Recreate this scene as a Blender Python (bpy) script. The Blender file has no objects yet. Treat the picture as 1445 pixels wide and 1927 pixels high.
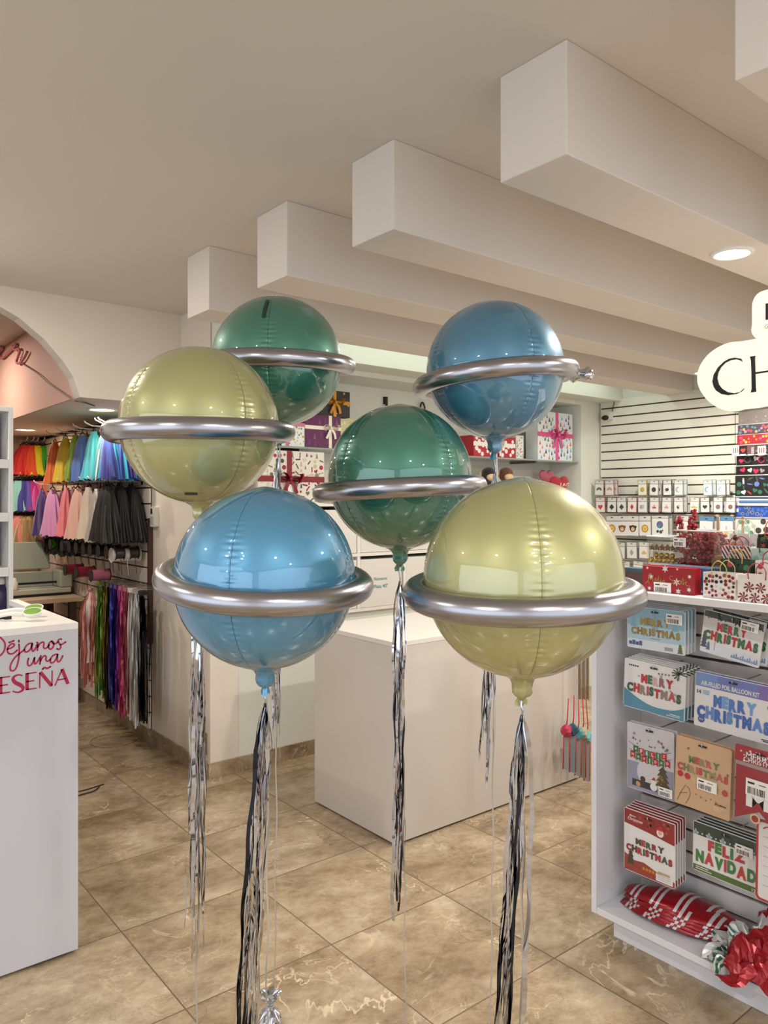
import bpy, bmesh, math, random
from mathutils import Vector, Matrix, noise

R = math.radians
PI = math.pi
SC = bpy.context.scene
COL = SC.collection

# ------------------------------------------------------------------ camera
FPX = 1440.0                      # focal length in pixels of the 1445 x 1927 frame
CX, HY = 722.5, 945.0             # image centre column, horizon row
EYE = 1.5                         # camera height
YAW = R(38.98)
FW = Vector((math.sin(YAW), math.cos(YAW), 0))
RT = Vector((math.cos(YAW), -math.sin(YAW), 0))
cam_data = bpy.data.cameras.new('camera')
cam = bpy.data.objects.new('camera', cam_data)
COL.objects.link(cam)
cam.location = (0, 0, EYE)
cam.rotation_euler = (R(90), 0, -YAW)
cam_data.sensor_fit = 'AUTO'
cam_data.sensor_width = 36.0
cam_data.lens = 36.0 * FPX / 1927.0
cam_data.shift_y = -(963.5 - HY) / 1927.0
cam_data.clip_start = 0.05
SC.camera = cam

# ------------------------------------------------------------------ world, exposure, daylight from the shop front
SC.view_settings.view_transform = 'Standard'
SC.view_settings.look = 'None'
SC.view_settings.gamma = 1.0
SC.view_settings.use_curve_mapping = False
SC.view_settings.exposure = 0.14
SC.cycles.sample_clamp_indirect = 6.0
SC.cycles.sample_clamp_direct = 0.0
SC.cycles.max_bounces = 8
SC.cycles.diffuse_bounces = 5
SC.cycles.glossy_bounces = 4
SC.cycles.transparent_max_bounces = 10
SC.cycles.caustics_reflective = False
SC.cycles.caustics_refractive = False
SC.cycles.use_denoising = True
world = bpy.data.worlds.new('daylight')
SC.world = world
world.use_nodes = True
world.node_tree.nodes['Background'].inputs[0].default_value = (0.80, 0.88, 1.0, 1)
world.node_tree.nodes['Background'].inputs[1].default_value = 1.0

def area(name, loc, direction, sx, sy, energy, color, shape='RECTANGLE', spread=180):
    l = bpy.data.lights.new(name, 'AREA')
    l.shape = shape
    l.size = sx
    l.size_y = sy
    l.energy = energy
    l.color = color
    l.spread = R(spread)
    o = bpy.data.objects.new(name, l)
    COL.objects.link(o)
    o.location = loc
    o.rotation_euler = Vector(direction).to_track_quat('-Z', 'Y').to_euler()
    return o

WARM = (1.0, 0.935, 0.86)
COOL = (0.86, 0.94, 1.0)
GREENISH = (0.84, 1.0, 0.88)
LAMP_W = 21.0                     # one downlight
LOWLAMP_W = 2.8                   # the two in the low ceiling
ALCOVE_W = 10.0
area('shop_front_daylight', (-3.17, 0.6, 1.32), (1, 0.0, 0.0), 6.2, 2.24, 42.0, (0.84, 0.91, 1.0))
area('entrance_daylight', (0.9, -2.57, 1.32), (0.0, 1, 0.0), 6.2, 2.24, 26.0, (0.88, 0.94, 1.0))

# ------------------------------------------------------------------ pixel rays to points at a real depth
def rt(px, py):
    return (px - CX) / FPX, (HY - py) / FPX
def at_d(px, py, d):
    a, h = rt(px, py)
    return Vector((d * (FW.x + a * RT.x), d * (FW.y + a * RT.y), EYE + h * d))
def at_X(px, py, X):
    a, h = rt(px, py)
    return at_d(px, py, X / (FW.x + a * RT.x))
def at_Y(px, py, Y):
    a, h = rt(px, py)
    return at_d(px, py, Y / (FW.y + a * RT.y))
def at_Z(px, py, Z):
    a, h = rt(px, py)
    return at_d(px, py, (Z - EYE) / h)

# ------------------------------------------------------------------ materials
def lin(c):
    if isinstance(c, str):
        c = c.lstrip('#')
        c = [int(c[i:i + 2], 16) / 255 for i in (0, 2, 4)]
        c = [x / 12.92 if x <= 0.04045 else ((x + 0.055) / 1.055) ** 2.4 for x in c]
    return (c[0], c[1], c[2], 1.0)
MATS = {}
def mat(color, rough=0.5, metal=0.0, coat=0.0, emit=0.0, spec=0.5, sheen=0.0, alpha=1.0, name=None, trans=0.0):
    key = (str(color), rough, metal, coat, emit, spec, sheen, alpha, trans)
    if key in MATS:
        return MATS[key]
    m = bpy.data.materials.new(name or 'paint')
    m.use_nodes = True
    b = m.node_tree.nodes['Principled BSDF']
    b.inputs['Base Color'].default_value = lin(color)
    b.inputs['Roughness'].default_value = rough
    b.inputs['Metallic'].default_value = metal
    b.inputs['Coat Weight'].default_value = coat
    b.inputs['Coat Roughness'].default_value = 0.04
    b.inputs['Specular IOR Level'].default_value = spec
    b.inputs['Sheen Weight'].default_value = sheen
    b.inputs['Alpha'].default_value = alpha
    b.inputs['Transmission Weight'].default_value = trans
    if emit:
        b.inputs['Emission Color'].default_value = lin(color)
        b.inputs['Emission Strength'].default_value = emit
    MATS[key] = m
    return m

def N(nt, kind, **kw):
    n = nt.nodes.new(kind)
    for k, v in kw.items():
        if k.startswith('i_'):
            n.inputs[k[2:]].default_value = v
        else:
            setattr(n, k, v)
    return n
def ramp(nt, stops):
    n = nt.nodes.new('ShaderNodeValToRGB')
    e = n.color_ramp.elements
    while len(e) > 1:
        e.remove(e[-1])
    e[0].position, e[0].color = stops[0][0], lin(stops[0][1])
    for p, c in stops[1:]:
        x = e.new(p)
        x.color = lin(c)
    return n

def plaster(name, color, rough=0.75, bump=0.04):
    m = bpy.data.materials.new(name)
    m.use_nodes = True
    nt = m.node_tree
    b = nt.nodes['Principled BSDF']
    b.inputs['Roughness'].default_value = rough
    b.inputs['Specular IOR Level'].default_value = 0.35
    tc = N(nt, 'ShaderNodeTexCoord')
    nz = N(nt, 'ShaderNodeTexNoise', i_Scale=1.6, i_Detail=4.0)
    nt.links.new(tc.outputs['Object'], nz.inputs['Vector'])
    c = lin(color)
    mx = N(nt, 'ShaderNodeMix', data_type='RGBA')
    mx.inputs[6].default_value = (c[0] * 0.95, c[1] * 0.945, c[2] * 0.94, 1)
    mx.inputs[7].default_value = c
    nt.links.new(nz.outputs['Fac'], mx.inputs[0])
    nt.links.new(mx.outputs[2], b.inputs['Base Color'])
    n2 = N(nt, 'ShaderNodeTexNoise', i_Scale=90.0, i_Detail=3.0)
    nt.links.new(tc.outputs['Object'], n2.inputs['Vector'])
    bp = N(nt, 'ShaderNodeBump', i_Strength=bump, i_Distance=0.002)
    nt.links.new(n2.outputs['Fac'], bp.inputs['Height'])
    nt.links.new(bp.outputs['Normal'], b.inputs['Normal'])
    return m

TILE, TX0, TY0 = 0.525, 0.968, 2.654
def marble(name, tiled=True):
    m = bpy.data.materials.new(name)
    m.use_nodes = True
    nt = m.node_tree
    L = nt.links.new
    b = nt.nodes['Principled BSDF']
    tc = N(nt, 'ShaderNodeTexCoord')
    sub = N(nt, 'ShaderNodeVectorMath', operation='SUBTRACT')
    sub.inputs[1].default_value = (TX0, TY0, 0)
    L(tc.outputs['Object'], sub.inputs[0])
    dv = N(nt, 'ShaderNodeVectorMath', operation='SCALE')
    dv.inputs['Scale'].default_value = 1 / TILE
    L(sub.outputs[0], dv.inputs[0])
    fl = N(nt, 'ShaderNodeVectorMath', operation='FLOOR')
    L(dv.outputs[0], fl.inputs[0])
    wn = N(nt, 'ShaderNodeTexWhiteNoise', noise_dimensions='3D')
    L(fl.outputs[0], wn.inputs['Vector'])
    sc = N(nt, 'ShaderNodeVectorMath', operation='SCALE')
    sc.inputs['Scale'].default_value = 30.0
    L(wn.outputs['Color'], sc.inputs[0])
    ad = N(nt, 'ShaderNodeVectorMath', operation='ADD')
    L(tc.outputs['Object'], ad.inputs[0])
    L(sc.outputs[0], ad.inputs[1])
    vec = ad.outputs[0] if tiled else tc.outputs['Object']
    n1 = N(nt, 'ShaderNodeTexNoise', i_Scale=5.0, i_Detail=14.0, i_Roughness=0.78, i_Distortion=0.15)
    st = N(nt, 'ShaderNodeMapping')
    st.inputs['Scale'].default_value = (0.9, 1.25, 1.0)
    st.inputs['Rotation'].default_value = (0, 0, R(38))
    L(vec, st.inputs['Vector'])
    L(st.outputs[0], n1.inputs['Vector'])
    r1 = ramp(nt, [(0.30, '#78664e'), (0.43, '#9a876d'), (0.53, '#b19f84'), (0.68, '#c9bba2')])
    L(n1.outputs['Fac'], r1.inputs[0])
    # large soft clouds
    n3 = N(nt, 'ShaderNodeTexNoise', i_Scale=1.9, i_Detail=3.0, i_Distortion=0.4)
    L(vec, n3.inputs['Vector'])
    mx3 = N(nt, 'ShaderNodeMix', data_type='RGBA', blend_type='MULTIPLY')
    r3 = ramp(nt, [(0.35, '#d9d2c6'), (0.65, '#ffffff')])
    L(n3.outputs['Fac'], r3.inputs[0])
    mx3.inputs[0].default_value = 1.0
    L(r1.outputs[0], mx3.inputs[6])
    L(r3.outputs[0], mx3.inputs[7])
    # pale veins
    def vein(scale, width, dist, seed):
        mp = N(nt, 'ShaderNodeMapping')
        mp.inputs['Location'].default_value = (seed, seed * 1.7, seed * .3)
        L(vec, mp.inputs['Vector'])
        nv = N(nt, 'ShaderNodeTexNoise', i_Scale=scale, i_Detail=5.0, i_Roughness=0.6, i_Distortion=dist)
        L(mp.outputs[0], nv.inputs['Vector'])
        s = N(nt, 'ShaderNodeMath', operation='SUBTRACT')
        s.inputs[1].default_value = 0.5
        L(nv.outputs['Fac'], s.inputs[0])
        a = N(nt, 'ShaderNodeMath', operation='ABSOLUTE')
        L(s.outputs[0], a.inputs[0])
        mr = N(nt, 'ShaderNodeMapRange')
        mr.inputs['From Min'].default_value = 0.0
        mr.inputs['From Max'].default_value = width
        mr.inputs['To Min'].default_value = 1.0
        mr.inputs['To Max'].default_value = 0.0
        L(a.outputs[0], mr.inputs['Value'])
        # break the vein up
        nb = N(nt, 'ShaderNodeTexNoise', i_Scale=2.6, i_Detail=2.0)
        L(mp.outputs[0], nb.inputs['Vector'])
        rb = N(nt, 'ShaderNodeMapRange')
        rb.inputs['From Min'].default_value = 0.50
        rb.inputs['From Max'].default_value = 0.62
        L(nb.outputs['Fac'], rb.inputs['Value'])
        mu = N(nt, 'ShaderNodeMath', operation='MULTIPLY')
        L(mr.outputs[0], mu.inputs[0])
        L(rb.outputs[0], mu.inputs[1])
        return mu.outputs[0]
    v1 = vein(1.7, 0.009, 0.9, 3.1)
    v2 = vein(3.6, 0.010, 0.6, 7.7)
    v3 = vein(2.6, 0.010, 0.9, 12.9)
    col = mx3.outputs[2]
    for vv, cc, k in ((v1, '#e0d0b4', 0.75), (v2, '#d9c9ad', 0.45), (v3, '#6b5741', 0.6)):
        mx = N(nt, 'ShaderNodeMix', data_type='RGBA')
        ml = N(nt, 'ShaderNodeMath', operation='MULTIPLY')
        ml.inputs[1].default_value = k
        L(vv, ml.inputs[0])
        L(ml.outputs[0], mx.inputs[0])
        L(col, mx.inputs[6])
        mx.inputs[7].default_value = lin(cc)
        col = mx.outputs[2]
    b.inputs['Roughness'].default_value = 0.2
    b.inputs['Specular IOR Level'].default_value = 0.5
    if tiled:
        fr = N(nt, 'ShaderNodeVectorMath', operation='FRACTION')
        L(dv.outputs[0], fr.inputs[0])
        sx = N(nt, 'ShaderNodeSeparateXYZ')
        L(fr.outputs[0], sx.inputs[0])
        gs = []
        for o in ('X', 'Y'):
            s = N(nt, 'ShaderNodeMath', operation='SUBTRACT')
            s.inputs[1].default_value = 0.5
            L(sx.outputs[o], s.inputs[0])
            a = N(nt, 'ShaderNodeMath', operation='ABSOLUTE')
            L(s.outputs[0], a.inputs[0])
            g = N(nt, 'ShaderNodeMath', operation='GREATER_THAN')
            g.inputs[1].default_value = 0.5 - 0.0046
            L(a.outputs[0], g.inputs[0])
            gs.append(g.outputs[0])
        mxg = N(nt, 'ShaderNodeMath', operation='MAXIMUM')
        L(gs[0], mxg.inputs[0])
        L(gs[1], mxg.inputs[1])
        mx = N(nt, 'ShaderNodeMix', data_type='RGBA')
        L(mxg.outputs[0], mx.inputs[0])
        L(col, mx.inputs[6])
        mx.inputs[7].default_value = lin('#6a5743')
        col = mx.outputs[2]
        rr = N(nt, 'ShaderNodeMapRange')
        rr.inputs['To Min'].default_value = 0.2
        rr.inputs['To Max'].default_value = 0.75
        L(mxg.outputs[0], rr.inputs['Value'])
        L(rr.outputs[0], b.inputs['Roughness'])
    L(col, b.inputs['Base Color'])
    return m

def foil_balloon(name, color, deep):
    m = bpy.data.materials.new(name)
    m.use_nodes = True
    nt = m.node_tree
    b = nt.nodes['Principled BSDF']
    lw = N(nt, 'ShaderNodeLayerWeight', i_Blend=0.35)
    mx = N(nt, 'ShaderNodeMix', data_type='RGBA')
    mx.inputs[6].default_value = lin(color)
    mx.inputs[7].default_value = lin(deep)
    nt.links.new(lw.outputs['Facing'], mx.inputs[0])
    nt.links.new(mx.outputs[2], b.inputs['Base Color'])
    b.inputs['Metallic'].default_value = 0.38
    b.inputs['Roughness'].default_value = 0.42
    b.inputs['Coat Weight'].default_value = 1.0
    b.inputs['Coat Roughness'].default_value = 0.02
    b.inputs['Coat IOR'].default_value = 1.85
    return m

def clear_film(name, tint='#ffffff', gloss=0.10, rough=0.12):
    m = bpy.data.materials.new(name)
    m.use_nodes = True
    nt = m.node_tree
    nt.nodes.clear()
    out = N(nt, 'ShaderNodeOutputMaterial')
    t = N(nt, 'ShaderNodeBsdfTransparent')
    t.inputs[0].default_value = lin(tint)
    g = N(nt, 'ShaderNodeBsdfGlossy')
    g.inputs['Roughness'].default_value = rough
    fr = N(nt, 'ShaderNodeLayerWeight', i_Blend=0.25)
    ma = N(nt, 'ShaderNodeMath', operation='MULTIPLY_ADD')
    ma.inputs[1].default_value = 0.16
    ma.inputs[2].default_value = gloss
    nt.links.new(fr.outputs['Facing'], ma.inputs[0])
    mx = N(nt, 'ShaderNodeMixShader')
    nt.links.new(ma.outputs[0], mx.inputs[0])
    nt.links.new(t.outputs[0], mx.inputs[1])
    nt.links.new(g.outputs[0], mx.inputs[2])
    nt.links.new(mx.outputs[0], out.inputs[0])
    return m

# ------------------------------------------------------------------ mesh builder
def smooth_path(pts, n=6):
    pts = [Vector(p) for p in pts]
    if len(pts) < 3:
        return pts
    out = []
    for i in range(len(pts) - 1):
        p0 = pts[max(i - 1, 0)]
        p1, p2 = pts[i], pts[i + 1]
        p3 = pts[min(i + 2, len(pts) - 1)]
        for k in range(n):
            t = k / n
            out.append(0.5 * ((2 * p1) + (p2 - p0) * t + (2 * p0 - 5 * p1 + 4 * p2 - p3) * t * t
                              + (3 * p1 - p0 - 3 * p2 + p3) * t * t * t))
    out.append(pts[-1])
    return out

TEXT_CACHE = {}
def text_mesh(s, bold=0.0, shear=0.0):
    key = (s, bold, shear)
    if key not in TEXT_CACHE:
        c = bpy.data.curves.new('lettering', 'FONT')
        c.body = s
        c.size = 1.0
        c.offset = bold
        c.shear = shear
        c.fill_mode = 'FRONT'
        c.resolution_u = 4
        o = bpy.data.objects.new('lettering', c)
        COL.objects.link(o)
        bpy.context.view_layer.update()
        me = bpy.data.meshes.new_from_object(o)
        vs = [v.co.copy() for v in me.vertices]
        fs = [tuple(p.vertices) for p in me.polygons]
        bpy.data.objects.remove(o)
        bpy.data.curves.remove(c)
        bpy.data.meshes.remove(me)
        xs = [v.x for v in vs] or [0, 1]
        ys = [v.y for v in vs] or [0, 1]
        TEXT_CACHE[key] = (vs, fs, min(xs), max(xs), min(ys), max(ys))
    return TEXT_CACHE[key]

class MB:
    """Collects shapes in local space: u = +X, v = +Z, the front looks along -Y."""
    def __init__(self):
        self.v, self.f, self.m, self.s, self.mats = [], [], [], [], []
    def mi(self, m):
        if m not in self.mats:
            self.mats.append(m)
        return self.mats.index(m)
    def add(self, vs, fs, m, smooth=False):
        b = len(self.v)
        self.v += [tuple(x) for x in vs]
        i = self.mi(m)
        for f in fs:
            self.f.append(tuple(b + k for k in f))
            self.m.append(i)
            self.s.append(smooth)
        return self
    def box(self, x0, x1, y0, y1, z0, z1, m):
        vs = [(x, y, z) for x in (x0, x1) for y in (y0, y1) for z in (z0, z1)]
        return self.add(vs, [(0, 1, 3, 2), (4, 6, 7, 5), (0, 4, 5, 1), (2, 3, 7, 6), (0, 2, 6, 4), (1, 5, 7, 3)], m)
    def quad(self, a, b, c, d, m):
        return self.add([a, b, c, d], [(0, 1, 2, 3)], m)
    def poly(self, pts, m, n=0.0):
        return self.add([(p[0], -n, p[1]) for p in pts], [tuple(range(len(pts)))], m)
    def rect(self, u0, u1, v0, v1, m, n=0.0):
        return self.poly([(u0, v0), (u1, v0), (u1, v1), (u0, v1)], m, n)
    def disc(self, u, v, r, m, n=0.0, seg=14, ry=None, a0=0.0):
        ry = ry or r
        return self.poly([(u + r * math.cos(2 * PI * k / seg + a0), v + ry * math.sin(2 * PI * k / seg + a0)) for k in range(seg)], m, n)
    def star(self, u, v, r, m, n=0.0, k=5, inner=0.45, a0=PI / 2):
        return self.poly([(u + (r if i % 2 == 0 else r * inner) * math.cos(a0 + PI * i / k),
                           v + (r if i % 2 == 0 else r * inner) * math.sin(a0 + PI * i / k)) for i in range(2 * k)], m, n)
    def heart(self, u, v, r, m, n=0.0, rot=0.0):
        pts = []
        for k in range(18):
            t = 2 * PI * k / 18
            x = 16 * math.sin(t) ** 3
            y = 13 * math.cos(t) - 5 * math.cos(2 * t) - 2 * math.cos(3 * t) - math.cos(4 * t)
            x, y = x * r / 16, y * r / 16
            pts.append((u + x * math.cos(rot) - y * math.sin(rot), v + x * math.sin(rot) + y * math.cos(rot)))
        return self.poly(pts[::-1], m, n)
    def tree(self, u, v, w, h, m, n=0.0, tiers=3):
        pts = [(u, v + h)]
        for k in range(tiers):
            y = v + h * (1 - (k + 1) / tiers)
            x = w / 2 * (0.45 + 0.55 * (k + 1) / tiers)
            pts.append((u + x, y))
            if k < tiers - 1:
                pts.append((u + x * 0.55, y))
        left = [(2 * u - p[0], p[1]) for p in pts[1:]][::-1]
        return self.poly((pts + left)[::-1], m, n)
    def text(self, s, u, v, w, m, n=0.0, bold=0.03, h=None, shear=0.0, mode='c', rot=0.0):
        vs, fs, x0, x1, y0, y1 = text_mesh(s, bold, shear)
        k = w / (x1 - x0)
        kv = k if h is None else h / (y1 - y0)
        out = []
        for p in vs:
            x = (p.x - (x0 + x1) / 2) * k
            y = (p.y - (y0 + y1) / 2) * kv
            if mode == 'l':
                x += w / 2
            out.append((u + x * math.cos(rot) - y * math.sin(rot), -n, v + x * math.sin(rot) + y * math.cos(rot)))
        return self.add(out, fs, m)
    def stroke(self, pts, w, m, n=0.0, sm=6, widths=None, caps=True):
        p = smooth_path([(a[0], a[1], 0) for a in pts], sm)
        k = len(p)
        vs, fs = [], []
        for i in range(k):
            t = (p[min(i + 1, k - 1)] - p[max(i - 1, 0)])
            t = t.normalized() if t.length > 1e-9 else Vector((1, 0, 0))
            ww = w if widths is None else widths(i / (k - 1)) * w
            q = Vector((-t.y, t.x, 0)) * ww / 2
            vs += [(p[i].x + q.x, -n, p[i].y + q.y), (p[i].x - q.x, -n, p[i].y - q.y)]
        for i in range(k - 1):
            fs.append((2 * i + 1, 2 * i + 3, 2 * i + 2, 2 * i))
        self.add(vs, fs, m)
        if caps and widths is None:
            self.disc(p[0].x, p[0].y, w / 2, m, n, 8)
            self.disc(p[-1].x, p[-1].y, w / 2, m, n, 8)
        return self
    def prism(self, pts, y0, y1, m, side=None):
        k = len(pts)
        vs = [(p[0], y0, p[1]) for p in pts] + [(p[0], y1, p[1]) for p in pts]
        self.add(vs, [tuple(range(k)), tuple(range(2 * k - 1, k - 1, -1))], m)
        self.add(vs, [(i, i + k, (i + 1) % k + k, (i + 1) % k) for i in range(k)], side or m)
        return self
    def rprism(self, x0, x1, z0, z1, r, y0, y1, m, side=None, seg=4):
        pts = []
        for cx, cz, a in ((x1 - r, z0 + r, -PI / 2), (x1 - r, z1 - r, 0), (x0 + r, z1 - r, PI / 2), (x0 + r, z0 + r, PI)):
            for k in range(seg + 1):
                t = a + PI / 2 * k / seg
                pts.append((cx + r * math.cos(t), cz + r * math.sin(t)))
        return self.prism(pts, y0, y1, m, side)
    def tube(self, pts, r, m, seg=8, rf=None, closed=False, cap=True):
        pts = [Vector(p) for p in pts]
        k = len(pts)
        vs, fs = [], []
        up = None
        for i in range(k):
            if closed:
                t = pts[(i + 1) % k] - pts[i - 1]
            else:
                t = pts[min(i + 1, k - 1)] - pts[max(i - 1, 0)]
            t.normalize()
            if up is None:
                up = Vector((0, 0, 1)) if abs(t.z) < 0.9 else Vector((1, 0, 0))
            a = (up - t * up.dot(t))
            if a.length < 1e-5:
                a = Vector((1, 0, 0)).cross(t)
            a.normalize()
            up = a
            b = t.cross(a)
            rr = r if rf is None else r * rf(i / max(k - 1, 1))
            for j in range(seg):
                an = 2 * PI * j / seg
                vs.append(pts[i] + a * (rr * math.cos(an)) + b * (rr * math.sin(an)))
        rng = k if closed else k - 1
        for i in range(rng):
            for j in range(seg):
                i2 = (i + 1) % k
                fs.append((i * seg + j, i * seg + (j + 1) % seg, i2 * seg + (j + 1) % seg, i2 * seg + j))
        if cap and not closed:
            fs.append(tuple(range(seg))[::-1])
            fs.append(tuple((k - 1) * seg + j for j in range(seg)))
        return self.add(vs, fs, m, True)
    def lathe(self, prof, m, seg=24, c=(0, 0, 0), wob=None, smooth=True):
        vs, fs = [], []
        for i, (r, z) in enumerate(prof):
            for j in range(seg):
                a = 2 * PI * j / seg
                rr = r * (1 + (wob(a, z) if wob else 0))
                vs.append((c[0] + rr * math.cos(a), c[1] + rr * math.sin(a), c[2] + z))
        for i in range(len(prof) - 1):
            for j in range(seg):
                fs.append((i * seg + j, i * seg + (j + 1) % seg, (i + 1) * seg + (j + 1) % seg, (i + 1) * seg + j))
        fs.append(tuple(range(seg))[::-1])
        fs.append(tuple((len(prof) - 1) * seg + j for j in range(seg)))
        return self.add(vs, fs, m, smooth)
    def ball(self, c, r, m, seg=10, rows=6, sc=(1, 1, 1)):
        vs = [(c[0], c[1], c[2] - r * sc[2])]
        for i in range(1, rows):
            t = PI * i / rows
            for j in range(seg):
                a = 2 * PI * j / seg
                vs.append((c[0] + r * sc[0] * math.sin(t) * math.cos(a), c[1] + r * sc[1] * math.sin(t) * math.sin(a), c[2] - r * sc[2] * math.cos(t)))
        vs.append((c[0], c[1], c[2] + r * sc[2]))
        fs = [(0, 1 + (j + 1) % seg, 1 + j) for j in range(seg)]
        for i in range(rows - 2):
            for j in range(seg):
                a = 1 + i * seg
                fs.append((a + j, a + (j + 1) % seg, a + seg + (j + 1) % seg, a + seg + j))
        e = len(vs) - 1
        a = 1 + (rows - 2) * seg
        fs += [(a + j, a + (j + 1) % seg, e) for j in range(seg)]
        return self.add(vs, fs, m, True)
    def ribbon(self, pts, dirs, w, m, wf=None):
        """a strip of width w along pts; dirs = direction of the width at each point"""
        vs, fs = [], []
        k = len(pts)
        for i in range(k):
            ww = w if wf is None else w * wf(i / (k - 1))
            d = Vector(dirs[i]).normalized() * ww / 2
            p = Vector(pts[i])
            vs += [p - d, p + d]
        for i in range(k - 1):
            fs.append((2 * i, 2 * i + 1, 2 * i + 3, 2 * i + 2))
        return self.add(vs, fs, m, True)
    def grid(self, fn, nu, nv, mf, smooth=True):
        """fn(s, t) -> point; mf(i, j) -> material"""
        b = len(self.v)
        for i in range(nu + 1):
            for j in range(nv + 1):
                self.v.append(tuple(fn(i / nu, j / nv)))
        for i in range(nu):
            for j in range(nv):
                a = b + i * (nv + 1) + j
                self.f.append((a, a + nv + 1, a + nv + 2, a + 1))
                self.m.append(self.mi(mf(i, j) if callable(mf) else mf))
                self.s.append(smooth)
        return self
    def build(self, name, parent=None, bevel=0.0, seg=2, solid=0.0):
        me = bpy.data.meshes.new(name)
        me.from_pydata(self.v, [], self.f)
        for mm in self.mats:
            me.materials.append(mm)
        me.polygons.foreach_set('material_index', self.m)
        me.polygons.foreach_set('use_smooth', self.s)
        me.update()
        o = bpy.data.objects.new(name, me)
        COL.objects.link(o)
        if parent is not None:
            o.parent = parent
        if solid:
            md = o.modifiers.new('solid', 'SOLIDIFY')
            md.thickness = solid
        if bevel:
            md = o.modifiers.new('bevel', 'BEVEL')
            md.width = bevel
            md.segments = seg
            md.limit_method = 'ANGLE'
            md.angle_limit = R(40)
        return o

def tag(o, label, cat, group=None, kind=None):
    o['label'] = label
    o['category'] = cat
    if group:
        o['group'] = group
    if kind:
        o['kind'] = kind
    return o
def thing(name, label, cat, loc=(0, 0, 0), rz=0.0, group=None, tilt=0.0):
    o = bpy.data.objects.new(name, None)
    o.empty_display_size = 0.05
    COL.objects.link(o)
    o.location = loc
    o.rotation_euler = (0, tilt, rz)
    return tag(o, label, cat, group)
def struct(name, mb, bevel=0.0, parent=None):
    o = mb.build(name, parent, bevel)
    if parent is None:
        o['kind'] = 'structure'
    return o
def dup(root, loc, rz=None, label=None, tilt=None, skip=()):
    """a copy of a thing together with its parts and sub-parts (mesh data shared)"""
    r = root.copy()
    COL.objects.link(r)
    r.location = loc
    e = list(root.rotation_euler)
    if rz is not None:
        e[2] = rz
    if tilt is not None:
        e[1] = tilt
    r.rotation_euler = e
    if label:
        r['label'] = label
    for ch in list(root.children):
        if ch.name.split('.')[0] in skip:
            continue
        c = ch.copy()
        COL.objects.link(c)
        c.parent = r
        for g in list(ch.children):
            d = g.copy()
            COL.objects.link(d)
            d.parent = c
    return r
FACE_Y = 0.0            # front looks towards -Y
FACE_X = R(-90)         # front looks towards -X
# ================================================================== the setting
M_CEIL = plaster('ceiling_paint', '#d6d0c8')
M_WALL = plaster('wall_paint', '#e0d7ca')
M_WALLW = plaster('alcove_paint', '#dfe0d6')
M_BEAM = plaster('beam_paint', '#dcd4cb')
M_PINK = plaster('pink_paint', '#d3a692')
M_FLOOR = marble('marble_tile')
M_BASE = marble('marble_skirting', False)
WHITE = mat('#dcd9d6', 0.42, name='white_laminate')
WHITE2 = mat('#e8e4de', 0.35)
OFFW = mat('#d8cfc3', 0.5)
GREYW = mat('#b9b7b8', 0.45)
BLACK = mat('#0d0c0c', 0.5)
DARK = mat('#221d18', 0.6)
CEIL, BEAMZ = 2.585, 2.315
XR, YA = 5.38, 3.80               # right wall plane, alcove wall plane
XP, YP = 1.877, 3.818             # left face and front face of the pillar wall
YW, ZLOW, XLOW = 4.19, 2.06, 1.306

struct('floor', MB().box(-3.3, 5.5, -2.7, 7.2, -0.1, 0.0, M_FLOOR))
struct('ceiling', MB().box(-3.3, 5.5, -2.7, 7.2, CEIL, CEIL + 0.1, M_CEIL))
struct('ceiling_low', MB().box(XLOW, XP, YW + 0.1, 7.07, ZLOW, CEIL, M_WALL))
struct('wall_pink', MB().box(XLOW - 0.012, XLOW - 0.0005, YW + 0.1, 7.07, ZLOW, CEIL, M_PINK))

arch = [(0, 577), (36, 598), (83, 638), (119, 680), (138.5, 710)]
ap = [at_Y(x, y, YW) for x, y in arch]
ap = [(p.x, p.z) for p in ap]
AXC = 0.78
outline = [(-3.2, 0), (0.254, 0), (0.254, 2.06)]
mirror = [(2 * AXC - x, z) for x, z in reversed(ap)]
outline += mirror + [(AXC - 0.05, 2.502), (AXC + 0.05, 2.502)] + ap + [(XLOW, ZLOW), (XP, ZLOW), (XP, CEIL), (-3.2, CEIL)]
struct('wall_arch', MB().prism(outline, YW, YW + 0.1, M_WALL))
struct('wall_pillar', MB().box(XP, 2.05, YP, 7.2, 0, CEIL, M_WALL), 0.004)
struct('wall_far', MB().box(-3.3, XP, 7.07, 7.2, 0, CEIL, plaster('far_wall_pink_bounce', '#d6b8a4')))  # pink bounce light is painted into the far wall colour
al = MB()
al.box(2.05, XR + 0.1, 4.12, 4.25, 0, CEIL, M_WALLW)
al.box(2.05, XR, YA, 4.12, 2.285, CEIL, M_WALLW)
al.box(5.12, XR, YA, 4.12, 0, 2.285, M_WALLW)
al.box(2.05, 5.12, YA + 0.02, 4.12, 0, 0.84, M_WALLW)
struct('wall_alcove', al)
struct('wall_right', MB().box(XR, XR + 0.12, -2.7, 4.25, 0, CEIL, M_WALLW))
# shop front behind the camera: walls with wide openings
wl = MB()
wl.box(-3.3, -3.2, -2.7, -2.5, 0, CEIL, M_WALL).box(-3.3, -3.2, 3.7, 7.2, 0, CEIL, M_WALL)
wl.box(-3.3, -3.2, -2.5, 3.7, 0, 0.2, M_WALL).box(-3.3, -3.2, -2.5, 3.7, 2.45, CEIL, M_WALL)
struct('wall_left', wl)
wb = MB()
wb.box(-3.3, -2.2, -2.7, -2.6, 0, CEIL, M_WALL).box(4.0, 5.5, -2.7, -2.6, 0, CEIL, M_WALL)
wb.box(-2.2, 4.0, -2.7, -2.6, 2.45, CEIL, M_WALL).box(-2.2, 4.0, -2.7, -2.6, 0, 0.2, M_WALL)
struct('wall_back', wb)

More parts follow.
